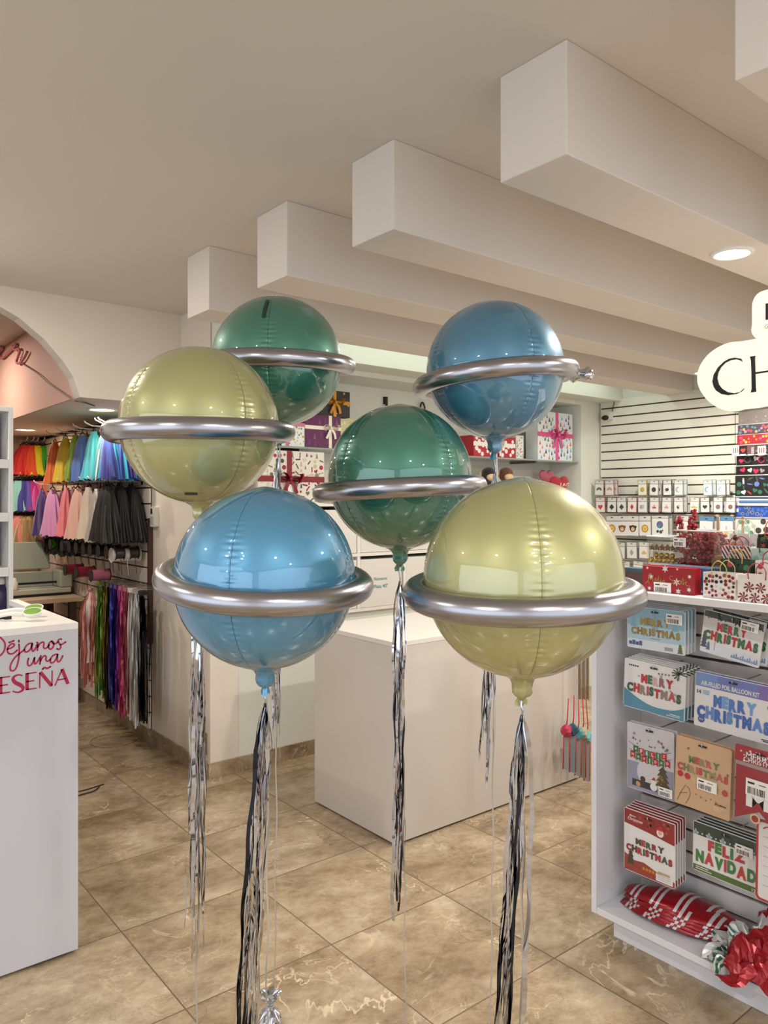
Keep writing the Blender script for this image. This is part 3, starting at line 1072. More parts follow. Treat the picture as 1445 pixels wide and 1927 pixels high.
upper = [('orange', '#d9661b', 108), ('golden yellow', '#d9b51b', 128), ('lime green', '#7c9a1d', 147), ('cornflower blue', '#4a6cb0', 160), ('aqua', '#4cc0cf', 182),
         ('pale mint', '#c3e6c2', 202), ('turquoise', '#1a9fc0', 224), ('royal blue', '#2547a8', 245), ('navy violet', '#2a2380', 262)]
lower = [('dark purple', '#3d1f6e', 84), ('lilac pink', '#e39ac6', 104), ('salmon pink', '#ee7f88', 130), ('peach', '#e9b3a0', 152), ('champagne', '#d8c4ae', 172),
         ('silver cream', '#c6bdb0', 188), ('charcoal', '#2a2724', 204), ('smoky black', '#1d1b19', 222), ('graphite', '#35322d', 240), ('jet black', '#100f0f', 258), ('matte black', '#171514', 274)]
for rowi, (row, zt, h, w) in enumerate(((upper, 1.93, 0.285, 0.25), (lower, 1.575, 0.315, 0.27))):
    rn = 'upper' if rowi == 0 else 'lower'
    for i, (nm, cc, px) in enumerate(row):
        yy = max(at_X(px, 900, 1.66).y, 4.73)
        gl = nm in ('silver cream', 'graphite')
        hook('white hook holding the %s skirts on the slatted wall' % nm, XS, yy, zt + 0.056, FACE_X, 0.27)
        for k in range(3):
            lb = ('%s tulle skirt at the front of its hook in the %s row' % (nm, rn), '%s tulle skirt second on its hook in the %s row' % (nm, rn), '%s tulle skirt nearest the wall in the %s row' % (nm, rn))[k]
            skirt(lb, XS - 0.215 + 0.075 * k, yy, zt + (0.004 * ((i * 7 + k * 3) % 5) - 0.008), h, w * (0.93 + 0.03 * ((i + k) % 4)), cc, FACE_X + 0.25 * math.sin(i * 2.3 + k * 1.9), i * 10 + k + rowi * 200, 'tulle skirts on the slatted wall', depth=0.055, gloss=gl)
far_rows = [(1.96, 0.23, [('red', '#d61f26', 50), ('vermilion', '#e2521e', 62), ('lemon yellow', '#e6d61c', 70), ('bright green', '#3fae34', 82), ('deep blue', '#26408f', 95), ('teal', '#2590a8', 104)]),
            (1.66, 0.23, [('pale aqua', '#8fd0cf', 36), ('indigo', '#3b3a9a', 47), ('violet', '#6a4bb0', 53), ('magenta', '#c01e8e', 60), ('hot pink', '#e25aa8', 70), ('blush', '#e88f86', 80)]),
            (1.37, 0.22, [('coral pink', '#e88c86', 35), ('gold sequin', '#b09468', 46), ('bronze', '#8f744c', 56), ('taupe', '#9c8a76', 66), ('ash grey', '#5f5a55', 76)])]
for ri, (zt, h, row) in enumerate(far_rows):
    rn = ('top', 'middle', 'bottom')[ri]
    for i, (nm, cc, px) in enumerate(row):
        xx = at_Y(px, 900, 6.86).x
        hook('white hook holding the %s skirt on the far wall' % nm, xx, 7.0495, zt + 0.054, FACE_Y, 0.22)
        for k in range(2):
            skirt('%s tulle skirt in the %s row on the far wall, %s' % (nm, rn, ('front of its hook', 'behind on its hook')[k]), xx, 7.0495 - 0.18 + 0.09 * k, zt, h, 0.24, cc, 0.2 * math.sin(i * 1.7), 500 + i * 7 + ri * 50 + k, 'tulle skirts on the far wall', depth=0.05, gloss=nm in ('gold sequin', 'bronze'))
for i, px in enumerate((88, 104, 122)):
    yy = at_X(px, 1000, 1.70).y
    skirt(('black tulle skirt half hidden under the dark purple one', 'black tulle skirt under the lilac pink one', 'black tulle skirt under the salmon pink one')[i], XS - 0.12, yy, 1.29, 0.18, 0.22, '#151313', FACE_X + 0.1 * i, 900 + i, 'short black skirts under the lower row')

# spools of ribbon on pegs
def spool(label, x, y, z, rz, r, w, col, rim='#171513', grp='ribbon spools'):
    t = thing('ribbon_spool', label, 'spool', (x, y, z), rz, grp)
    def cyl(y0, y1, rr, m, mb):
        n = 20
        vs = [(rr * math.cos(2 * PI * k / n), y0, rr * math.sin(2 * PI * k / n)) for k in range(n)] + [(rr * math.cos(2 * PI * k / n), y1, rr * math.sin(2 * PI * k / n)) for k in range(n)]
        mb.add(vs, [tuple(range(n)), tuple(range(2 * n - 1, n - 1, -1))] + [(k, k + n, (k + 1) % n + n, (k + 1) % n) for k in range(n)], m)
    mb = MB(); cyl(-w / 2 + 0.003, w / 2 - 0.003, r * 0.86, mat(col, 0.4), mb); mb.build('ribbon_coil', t)
    for s_ in (-1, 1):
        mb = MB(); cyl(s_ * w / 2 - 0.002, s_ * w / 2 + 0.002, r, mat(rim, 0.5), mb); mb.build('rim', t)
    MB().tube([(r * 0.8, 0, -0.01), (r * 0.84, 0, -0.06), (r * 0.7, 0.01, -0.13)], 0.002, mat(col, 0.5), 5).build('loose_end', t)
cols = [('dark red', '#4f1a1d'), ('brown', '#3e2519'), ('green', '#3f9a2e'), ('slate blue', '#3f4a5e'), ('black', '#141213'), ('dark grey', '#2a2829'), ('plum', '#37202c'), ('charcoal', '#211f1f'), ('coal black', '#121112'), ('ink', '#1c1b22'), ('graphite', '#2c2a2a')]
for i, px in enumerate((88, 100, 113, 136, 150, 163, 177, 190, 206, 222, 238)):
    yy = at_X(px, 1030, 1.74).y
    for k in range(2):
        spool('%s ribbon spool %s on its peg under the skirts' % (cols[i][0], ('at the tip', 'at the wall end')[k]), XS - 0.165 + 0.09 * k, yy, 1.185, FACE_X, 0.042, 0.05, cols[i][1])
yy = at_X(268, 1040, 1.76).y
spool('white ribbon roll at the end of the row of black spools', XS - 0.12, max(yy, 4.70), 1.175, FACE_X, 0.046, 0.17, '#d9d3cc', '#e0dad2')
for i, (nm, cc, px) in enumerate((('cherry red', '#7a1a2a', 150), ('crimson', '#8c2036', 172), ('rose', '#b5687a', 200))):
    yy = at_X(px, 1085, 1.76).y
    spool('%s ribbon spool on the second peg row above the foil fringes' % nm, XS - 0.14, yy, 1.02, FACE_X, 0.042, 0.12, cc)

# foil fringe curtains
def fringe(label, x, y, ztop, ln, color, seed, w=0.075, n=26, gloss=True, accent=None, rz=FACE_X):
    rnd = random.Random(seed)
    t = thing('foil_fringe', label, 'fringe', (x, y, ztop - ln), rz, 'foil fringes in a row')
    m = mat(color, 0.22 if gloss else 0.5, 0.75 if gloss else 0.05)
    m2 = mat(accent or color, 0.3 if gloss else 0.45, 0.6 if gloss else 0.0)
    mb = MB()
    for k in range(n):
        mm = m if rnd.random() < 0.7 else m2
        strip(mb, ((k / (n - 1) - 0.5) * w * 0.8, rnd.uniform(-0.02, 0.02), ln), ln * rnd.uniform(0.9, 1.0), 0.010, rnd, (rnd.uniform(-.012, .012), rnd.uniform(-.015, .015)), mm, n=14, twist=2.0, gather=0.3)
    mb.build('strands', t)
    MB().box(-w * 0.45, w * 0.45, -0.022, 0.022, ln - 0.002, ln + 0.022, m2).build('header_band', t)
    MB().tube([(0, -0.03, ln + 0.035), (0, -0.02, ln + 0.026), (0, 0.135, ln + 0.026)], 0.0022, mat('#8f8a86', 0.35, 0.6), 6).build('peg', t)
fr_c = [('green', '#4f8f2a', '#7fae35', 196), ('gold and green', '#a07d1f', '#3a4a1a', 206), ('dark bronze', '#3a2c1e', '#6d5a30', 213), ('royal blue', '#2d2f8f', '#4b57b0', 220), ('purple', '#6c2a8c', '#8a3fa3', 228), ('bright pink', '#cf4f8a', '#e283ab', 237),
        ('rose gold', '#b5586a', '#d28a90', 246), ('white', '#cfc8c2', '#e2dcd6', 255), ('silver', '#a5a5a8', '#d0d0d0', 264), ('black', '#141416', '#26262a', 275)]
for i, (nm, c1, c2, px) in enumerate(fr_c):
    yy = at_X(px, 1200, 1.74).y
    fringe('%s foil fringe hanging under the ribbon spools' % nm, XS - 0.135, yy, 0.96, 0.76 + 0.02 * (i % 3), c1, 40 + i, w=0.052, gloss=nm != 'white', accent=c2)
p = at_X(170, 1110, 1.70)
t = thing('tassel_garland', 'coral and blush tissue tassel hanging beside the green fringe', 'tassel', (p.x, p.y, at_X(170, 1292, 1.70).z), FACE_X)
rnd = random.Random(3)
mb = MB()
hh = p.z - at_X(170, 1292, 1.70).z
for k in range(38):
    a = rnd.uniform(0, 2 * PI)
    strip(mb, (0, 0, hh), hh * rnd.uniform(0.72, 1.0), 0.022, rnd, (0.085 * math.cos(a), 0.05 * math.sin(a)), mat(rnd.choice(('#d98e80', '#c9786a', '#e6bcae', '#b5665c', '#e0cfc4')), 0.45, 0.1), n=12, twist=1.2, gather=0.25)
mb.build('strands', t)
MB().tube([(0, 0, hh), (0.004, 0, hh + 0.05), (0, 0.03, hh + 0.09)], 0.003, mat('#b9786a', 0.5), 6).build('loop', t)
MB().ball((0, 0, hh), 0.018, mat('#c27a6a', 0.5)).build('knot', t)
MB().tube([(0, -0.01, hh + 0.06), (0, 0.0, hh + 0.05), (0, XS - 1.70, hh + 0.05)], 0.0035, HOOKM, 6).build('peg', t)

# ------------------------------------------------------------------ craft table with cutting machine
pa = at_Z(152, 1122, 0.80)
t = thing('craft_table', 'light wooden table under the cutting machine', 'table', (1.24, 6.18, 0))
WOODT = mat('#c7ab8c', 0.45)
MB().box(-0.62, 0.60, -0.35, 0.35, 0.765, 0.80, WOODT).build('table_top', t, 0.004)
for x in (-0.56, 0.54):
    for y in (-0.29, 0.29):
        MB().box(x - 0.025, x + 0.025, y - 0.025, y + 0.025, 0, 0.7645, mat('#3b2d22', 0.6)).build('leg', t)
MB().box(-0.53, 0.51, 0.27, 0.285, 0.25, 0.72, mat('#5d4a3c', 0.6)).build('back_panel', t)
SAGE = mat('#a9aa98', 0.4)
t = thing('cutting_machine', 'pale sage craft cutting machine with its lid raised', 'machine', (1.45, 6.12, 0.8005))
MB().box(-0.36, 0.36, -0.11, 0.13, 0.018, 0.055, mat('#b9b8a6', 0.4)).build('base', t, 0.006)
MB().box(-0.355, 0.355, -0.105, 0.12, 0.0, 0.0175, BLACK).build('foot_rail', t)
MB().box(-0.30, 0.28, 0.085, 0.13, 0.0555, 0.17, SAGE).build('rear_housing', t, 0.006)
MB().box(0.2805, 0.37, -0.11, 0.13, 0.0555, 0.185, SAGE).build('side_housing', t, 0.012)
MB().box(-0.38, -0.3005, -0.11, 0.13, 0.0555, 0.185, SAGE).build('side_housing', t, 0.012)
lid = MB().box(-0.36, 0.27, 0.0, 0.02, 0.0, 0.21, SAGE).build('lid', t, 0.006)
lid.location = (0, 0.12, 0.188)
lid.rotation_euler = (R(-10), 0, 0)
MB().box(-0.30, 0.28, -0.02, 0.0, 0.085, 0.10, BLACK).build('rail', t)
cr = MB().box(-0.12, -0.02, -0.06, -0.021, 0.06, 0.14, mat('#6a4a42', 0.4)).build('carriage', t, 0.004)
for x in (-0.10, -0.035):
    MB().lathe([(0.024, 0), (0.026, 0.01), (0.026, 0.06), (0.015, 0.07), (0.013, 0.09)], mat('#e4dccf', 0.4), 14, c=(x, -0.085, 0.0555)).build('tool_holder', t)

# ------------------------------------------------------------------ keypad, socket, neon word
p = at_X(297, 973, XP)
t = thing('alarm_keypad', 'white alarm keypad with small dark screen on the wall', 'keypad', (XP - 0.0005, p.y + 0.02, p.z - 0.06), FACE_X)
MB().rprism(-0.038, 0.038, 0, 0.125, 0.008, -0.026, 0, mat('#d9d4cc', 0.4)).build('housing', t, 0.003)
MB().rect(-0.028, -0.002, 0.078, 0.112, mat('#17181a', 0.3), 0.0265).build('screen', t)
kb = MB()
for i in range(4):
    for j in range(3):
        kb.box(-0.026 + j * 0.014, -0.016 + j * 0.014, -0.028, -0.0262, 0.015 + i * 0.013, 0.024 + i * 0.013, mat('#b7b1a8', 0.5))
kb.build('keys', t)
p = at_X(384, 1397, XP)
t = thing('wall_socket', 'beige wall socket with bronze edge low on the pillar', 'socket', (XP - 0.0005, p.y, p.z - 0.06), FACE_X)
MB().box(-0.036, 0.036, -0.008, 0, 0, 0.12, mat('#8a7a68', 0.4, 0.3)).build('plate', t, 0.003)
for z in (0.034, 0.066):
    MB().box(-0.02, 0.02, -0.010, -0.0081, z, z + 0.022, mat('#cfc6ba', 0.4)).build('outlet', t, 0.001)
# neon: strokes traced on the pink wall
NEON = mat('#b8656a', 0.35)
def nz(x, y):
    p = at_X(x / 3.6125, 500 + y / 3.6125, XLOW - 0.03)
    return (p.x, p.y, p.z)
q = at_X(30, 662, XLOW - 0.03)
t = thing('neon_word', 'unlit pink neon word in script on the pink wall', 'neon sign', q)
def loc(pts):
    return [Vector(nz(*u)) - q for u in pts]
w_ = MB()
for s in ([(-60, 545), (-20, 545), (0, 548), (15, 560), (-5, 590), (-40, 620)], [(-10, 590), (0, 622), (18, 625), (45, 600), (70, 575), (95, 555), (108, 538), (98, 530), (88, 548), (100, 572), (125, 565), (135, 580), (122, 620), (112, 650), (120, 664), (142, 655), (165, 625), (185, 585)], [(185, 585), (172, 610), (160, 632)]):
    w_.tube(smooth_path(loc(s), 5), 0.0085, NEON, 8)
w_.build('tube', t)
cd = [nz(142, 660), nz(250, 730), nz(330, 800), nz(420, 860), nz(490, 908), nz(520, 922)]
e = at_Z(178, 764, ZLOW - 0.006)
mid = at_Z(160, 758, ZLOW - 0.006)
MB().tube(smooth_path([Vector(k) - q for k in cd] + [Vector(mid) - q, Vector(e) - q], 5), 0.0035, mat('#5a443a', 0.5), 6).build('cord', t)
for k in ((30, 610), (130, 620)):
    a_ = Vector(nz(*k)) - q
    MB().tube([a_, a_ + Vector((0.029, 0, 0))], 0.004, HOOKM, 6).build('standoff', t)
# strip scraps on the floor
p = at_Z(165, 1489, 0.004)
t = thing('cable_tie', 'thin dark strip bent on the tiles beside the review counter', 'strip', (p.x, p.y, 0))
MB().tube(smooth_path([(-0.10, -0.03, 0.004), (0.02, -0.02, 0.005), (0.07, 0.03, 0.004)], 6), 0.0035, DARK, 6).build('strip', t)
MB().tube(smooth_path([(-0.09, 0.03, 0.0035), (0.0, 0.03, 0.0035), (0.10, 0.05, 0.0035)], 6), 0.003, DARK, 6).build('loose_end', t)
p = at_Z(214, 1392, 0.004)
t = thing('wire_hoop', 'thin pale wire hoop lying on the tiles below the fringes', 'hoop', (p.x, p.y, 0))
MB().tube([(0.14 * math.cos(2 * PI * k / 40), 0.14 * math.sin(2 * PI * k / 40), 0.004) for k in range(40)], 0.0025, mat('#b39a5c', 0.4, 0.3), 6, closed=True).build('wire', t)
MB().ball((0.12, -0.07, 0.006), 0.005, mat('#b39a5c', 0.4)).build('joint', t)
# ================================================================== island
t = thing('display_island', 'plain white rectangular island in the middle of the floor', 'counter', (2.79, 2.875, 0))
IS = mat('#c9c2ba', 0.38, name='island_laminate')
MB().box(-0.656, 0.656, -0.313, 0.313, 0.008, 0.866, IS).build('body', t, 0.002)
MB().box(-0.658, 0.658, -0.315, 0.315, 0.8665, 0.889, mat('#dcd6ce', 0.3)).build('worktop', t, 0.002)
MB().box(-0.64, 0.64, -0.30, 0.30, 0.0, 0.0075, DARK).build('foot', t)

# red-edged pouches hanging in a row beside the island
pf = [(1066, 1352, 1450, '#b02848', '#8c8a86'), (1078, 1346, 1456, '#24465a', '#7a8a90'), (1088, 1354, 1462, '#3f8f9a', '#8a8880'), (1097, 1350, 1466, '#a09a80', '#77726a'), (1105, 1356, 1472, '#67b0b0', '#8a8a84')]
names = ['red', 'dark teal', 'turquoise', 'khaki', 'pale teal']
REDE = mat('#b01e28', 0.45)
for i, (px, y0, y1, c1, c2) in enumerate(pf):
    yy = 2.44 + 0.010 * i
    p0, p1 = at_Y(px, y0, yy), at_Y(px, y1, yy)
    h = p0.z - p1.z
    hb = h * 0.66
    t = thing('hanging_pouch', 'narrow red-edged pouch with a %s bunched top beside the island' % names[i], 'pouch', (p0.x, yy, p1.z), R(-40), 'red-edged pouches hung beside the island')
    mb = MB()
    mb.add([(-0.017, -0.002, 0.012), (0.012, -0.002, 0.0), (0.014, -0.004, hb), (-0.014, -0.004, hb), (-0.017, 0.006, 0.012), (0.012, 0.006, 0.0), (0.014, 0.010, hb), (-0.014, 0.010, hb)],
           [(0, 1, 2, 3), (7, 6, 5, 4), (0, 4, 5, 1), (1, 5, 6, 2), (2, 6, 7, 3), (3, 7, 4, 0)], mat(c2, 0.6))
    mb.build('panel', t)
    for x0_, x1_ in ((-0.018, -0.015), (0.013, 0.015)):
        MB().tube([(x0_, -0.001, 0.008), (x1_, -0.003, hb)], 0.003, REDE, 6).build('red_edge', t)
    rnd = random.Random(60 + i)
    MB().lathe([(0.008, hb - 0.004), (0.022, hb + 0.010), (0.027, hb + 0.026), (0.022, hb + 0.044), (0.012, hb + 0.056), (0.004, hb + 0.060)], mat(c1, 0.6), 14,
               wob=lambda a, z: 0.22 * math.sin(3 * a + 90 * z + i) + 0.1 * math.sin(7 * a), smooth=False).build('bunched_top', t)
    MB().tube([(0, 0, hb + 0.058), (0.004, 0, hb + 0.085), (0.012 - 0.004 * i, 0.01, h + 0.10)], 0.003, REDE, 6).build('cord', t)
pz = at_Y(1098, 1315, 2.48)
t = thing('stick_bundle', 'bundle of brown incense-like sticks hanging above the red-edged pouches', 'sticks', (pz.x, 2.48, pz.z), R(-52))
rnd = random.Random(9)
hh = at_Y(1098, 1205, 2.48).z - pz.z
for k in range(9):
    x = -0.026 + 0.0065 * k
    MB().box(x - 0.0025, x + 0.0025, -0.004 + 0.004 * (k % 2), 0.0 + 0.004 * (k % 2), -0.01 * rnd.random(), hh, mat(('#6b4a33', '#5a3d2a', '#7a5a41')[k % 3], 0.6)).build('stick', t)
MB().box(-0.03, 0.03, -0.007, 0.007, hh - 0.03, hh - 0.015, mat('#a0262e', .5)).build('band', t)
hk = thing('hook_rail', 'pale metal peg on the island side holding the pouches', 'rail', (pz.x, 2.56, pz.z + hh), 0)
MB().tube([(0, 0, 0.03), (0, -0.10, 0.03), (0, -0.115, 0.045)], 0.004, HOOKM, 6).build('prong', hk)
MB().box(-0.02, 0.02, -0.003, 0, 0.01, 0.05, HOOKM).build('plate', hk)

# ================================================================== cubby unit with white boxes
YCB = YA - 0.012
X0, PIT = 2.118, 0.374
ZT, ZM, ZB = 1.497, 1.185, 0.842
t = thing('cubby_unit', 'white two-tier cubby unit built under the gift niche', 'shelf', (3.6, YCB, 0))
CUB = mat('#e0dbd2', 0.4)
mb = MB()
for z in (ZT, ZM, ZB):
    mb.box(X0 - 0.016 - 3.6, 5.116 - 3.6, 0, 0.318, z - 0.022, z - 0.002, CUB)
mb.build('shelf_boards', t)
mb = MB()
for k in range(9):
    x = X0 + PIT * k - 3.6
    mb.box(x - 0.011, x + 0.011, 0.001, 0.318, ZB - 0.001, ZM - 0.0225, CUB)
    mb.box(x - 0.011, x + 0.011, 0.001, 0.318, ZM - 0.001, ZT - 0.0225, CUB)
mb.build('dividers', t)
MB().box(X0 - 3.6, 5.11 - 3.6, 0.31, 0.317, ZB, ZT - 0.03, BLACK).build('back_panel', t)
TEAL = mat('#2f8a86', 0.5)
CRIM = mat('#c2394a', 0.5)
BOXW = mat('#d8d2c9', 0.5)
for r_, (zb, zt, rn) in enumerate(((ZB, ZM - 0.022, 'lower'), (ZM, ZT - 0.022, 'upper'))):
    for k in range(1, 6):
        x = X0 + PIT * (k + 0.5)
        inkm = TEAL if k % 2 == 0 else CRIM
        if r_ == 0 and k in (2, 3):
            lb = 'white box reading Numeros Plata 40 in %s letters' % ('teal' if k == 2 else 'red')
        else:
            lb = 'blank white box in cubby %s of the %s row counted from the pillar' % (('one', 'two', 'three', 'four', 'five', 'six')[k], rn)
        b = thing('storage_box', lb, 'box', (x, YCB + 0.004, zb), 0, 'white boxes in the cubby unit')
        hb = zt - zb - 0.022
        tx = MB().box(-0.172, 0.172, 0, 0.29, 0, hb, BOXW)
        if r_ == 0 and k in (2, 3):
            tx.text('Numeros', -0.066, hb * 0.58, 0.105, inkm, 0.0012, 0.01, mode='l')
            tx.text('Plata 40"', -0.066, hb * 0.42, 0.112, inkm, 0.0012, 0.01, mode='l')
        tx.build('carton', b, 0.003)

# ================================================================== glass shelf and presents in the niche
ZG = at_Y(620, 843, YA + 0.03).z
t = thing('glass_shelf', 'smoked glass shelf across the gift niche', 'shelf', (3.58, YA + 0.02, ZG - 0.014))
MB().box(-1.528, 1.535, 0, 0.298, 0, 0.012, mat('#8f958f', 0.08, 0.0, trans=0.0)).build('pane', t, 0.001)
for x in (-1.1, 0.15, 1.05):
    MB().box(x - 0.012, x + 0.012, 0.03, 0.29, -0.014, -0.0005, mat('#77756f', 0.3, 0.8)).build('bracket', t)
YG = YA + 0.05
def pt(px, py, Y=YG):
    p = at_Y(px, py, Y)
    return p.x, p.z
def box_px(x0, x1, y0, z_base, Y=YG):
    a, b = pt(x0, y0, Y), pt(x1, y0, Y)
    return a[0], b[0], z_base, max(a[1], b[1])
def bow(mb, u, v, s, m, n, loops=2, tails=True, seed=0):
    rnd = random.Random(seed)
    for sg in (-1, 1):
        for q in range(loops):
            a = (0.25 + 0.55 * q) * (1 if q % 2 == 0 else -0.2) + rnd.uniform(-.1, .1)
            L = s * (1 - 0.15 * q)
            c, s_ = math.cos(a) * sg, math.sin(a)
            pts, dirs = [], []
            for k in range(13):
                t_ = k / 12 * 2 * PI
                r_ = L * math.sin(t_ / 2)
                w = 0.26 * L * math.sin(t_)
                pts.append((u + c * r_ - s_ * w * sg, -n - 0.35 * L * math.sin(t_ / 2) * (0.4 + 0.6 * (t_ < PI)), v + s_ * r_ + abs(c) * w))
                dirs.append((0.1, -1, 0.15))
            mb.ribbon(pts, dirs, s * 0.34, m)
        if tails:
            pts = [(u, -n - 0.005, v), (u + sg * s * 0.35, -n - 0.014, v - s * 0.55), (u + sg * s * 0.6, -n - 0.005, v - s * 1.15)]
            mb.ribbon(smooth_path(pts, 5), [(1, 0, 0.35 * sg)] * 11, s * 0.3, m)
    mb.ball((u, -n - s * 0.18, v), s * 0.17, m, 10, 6)
def present(label, x0, x1, z0, z1, Y, depth, paper, deco, ribbon=None, rx=0.5, rz_=0.5, bs=0.06, rw=0.022, tag_=False, side=None, group='wrapped presents in the niche', loops=2, name='present'):
    cx = (x0 + x1) / 2
    t = thing(name, label, 'present', (cx, Y, z0), 0, group)
    w, h = x1 - x0, z1 - z0
    mb = MB()
    mb.box(-w / 2, w / 2, 0, depth, 0, h, paper)
    deco(mb, w, h)
    mb.build('wrapped_box', t)
    if ribbon is not None:
        rb = MB()
        ux, vz = (rx - 0.5) * w, rz_ * h
        rb.box(ux - rw / 2, ux + rw / 2, -0.0022, 0.0, 0, h + 0.0022, ribbon)
        rb.box(-w / 2 - 0.002, w / 2 + 0.002, -0.0026, 0.0, vz - rw / 2, vz + rw / 2, ribbon)
        rb.box(ux - rw / 2, ux + rw / 2, -0.002, depth, h, h + 0.002, ribbon)
        rb.build('ribbon', t)
        bw = MB()
        bow(bw, ux, vz, bs, ribbon, 0.004, loops, seed=len(label))
        bw.build('bow', t)
        if tag_:
            tg = MB().rprism(ux - 0.014, ux + 0.016, vz - 0.13, vz - 0.03, 0.008, -0.008, -0.006, WHITE2)
            tg.build('gift_tag', t)
    return t
def deco_none(mb, w, h):
    pass
def scatter(seed, cols, nn, size, shapes):
    def f(mb, w, h):
        rnd = random.Random(seed)
        pts = []
        for k in range(nn * 6):
            if len(pts) >= nn:
                break
            u, v = rnd.uniform(-w / 2 + size, w / 2 - size), rnd.uniform(size, h - size)
            if all((u - a) ** 2 + (v - b) ** 2 > (size * 1.7) ** 2 for a, b in pts):
                pts.append((u, v))
        for i, (u, v) in enumerate(pts):
            m = mat(cols[i % len(cols)], 0.5)
            s = size * rnd.uniform(0.7, 1.0)
            k = shapes[i % len(shapes)]
            n = 0.0007 + 0.00002 * (i % 9)
            if k == 'dot':
                mb.disc(u, v, s, m, n)
            elif k == 'star':
                mb.star(u, v, s, m, n, 6, 0.4)
            elif k == 'tree':
                mb.tree(u, v - s, s * 1.3, s * 2, m, n)
            elif k == 'tri':
                mb.poly([(u - s * .6, v - s), (u + s * .6, v - s), (u, v + s)], m, n)
            elif k == 'heart':
                mb.heart(u, v, s, m, n, rnd.uniform(-.5, .5))
            elif k == 'leaf':
                a = rnd.uniform(0, PI)
                mb.stroke([(u - s * math.cos(a), v - s * math.sin(a)), (u, v), (u + s * math.cos(a), v + s * math.sin(a))], s * 0.6, m, n, 3)
            elif k == 'ring':
                mb.stroke([(u + s * math.cos(j * PI / 5), v + s * math.sin(j * PI / 5)) for j in range(11)], s * .25, m, n, 2, caps=False)
    return f
GOLD = mat('#c88a28', 0.3, 0.3)
x0, x1, z0, z1 = box_px(482, 606, 852, ZT - 0.0015)
present('patterned Christmas present with dark red ribbon and white tag under the glass shelf', x0, x1, ZT - 0.0015, z1, YG - 0.02, 0.2, mat('#d9d1c7', 0.5),
        scatter(1, ['#7d8064', '#a8242e', '#3c3f38', '#b9b08a', '#8f1d28', '#5a6a4e', '#c5bfae'], 120, 0.0155, ['star', 'leaf', 'dot', 'tree', 'leaf', 'heart']), mat('#7d121f', 0.4), 0.46, 0.46, 0.075, 0.034, True, loops=2)
x0, x1, z0, z1 = box_px(574, 641, 785, ZG)
zp = z1
present('purple present with cream ribbon bow on the glass shelf', x0, x1, ZG - 0.0015, z1, YG, 0.2, mat('#5a1749', 0.4), scatter(2, ['#7d4a6a', '#6c2c5c'], 14, 0.02, ['tri', 'tree']), mat('#e6dccb', 0.5), 0.70, 0.62, 0.055, 0.022)
x0, x1, z0, _ = box_px(596, 660, 790, zp)
_, _, _, zq = box_px(600, 660, 738, zp)
present('black present with golden bow stacked on the purple one', x0, x1, zp + 0.001, zq, YG + 0.01, 0.17, mat('#1f1d20', 0.4), scatter(3, ['#4a4540', '#3c3a40', '#c9a23c'], 22, 0.012, ['ring', 'ring', 'star']), GOLD, 0.55, 0.55, 0.06, 0.022)
x0, x1, z0, z1 = box_px(519, 573, 797, ZG)
present('white present printed with small teal stars beside the purple one', x0, x1, ZG - 0.0015, z1, YG, 0.18, mat('#dcdfda', 0.5), scatter(4, ['#4f8f86', '#c9a23c', '#9cc2b8'], 34, 0.008, ['star', 'dot']), mat('#c96a86', 0.5), 0.4, 0.93, 0.02, 0.02)
x0, x1, z0, z1 = box_px(643, 669, 789, ZG)
present('pale gold present tucked behind the middle green balloon', x0, x1, ZG - 0.0015, z1, YG + 0.02, 0.15, mat('#c9c290', 0.4), scatter(5, ['#ded8b0', '#b5ad78'], 12, 0.012, ['dot', 'star']))
x0, x1, z0, z1 = box_px(893, 971, 824, ZG)
present('red present with white dots and white ribbon under the steel blue balloon', x0, x1, ZG - 0.0015, z1, YG + 0.01, 0.16, mat('#b0202c', 0.45), scatter(6, ['#e6e0da'], 36, 0.019, ['dot']), mat('#e4e0dc', 0.5), 0.52, 0.60, 0.07, 0.03)
x0, x1, z0, z1 = box_px(973, 987, 820, ZG)
present('narrow white box printed with small red and grey blocks', x0, x1, ZG - 0.0015, z1, YG + 0.01, 0.12, mat('#dcdad2', 0.5), scatter(7, ['#c9868a', '#8f9390'], 22, 0.008, ['dot']))
x0, x1, z0, z1 = box_px(1012, 1077, 780, ZG)
present('tall present printed with coloured trees and a pink ribbon bow', x0, x1, ZG - 0.0015, z1, YG, 0.12, mat('#dfe2e4', 0.5), scatter(8, ['#4a9a4e', '#4f4a86', '#e0734a', '#5fb3c9', '#3a3f55', '#6a5aa0', '#d05a5a'], 80, 0.021, ['tri', 'tree', 'tri']), mat('#d8568e', 0.42), 0.54, 0.53, 0.09, 0.034)

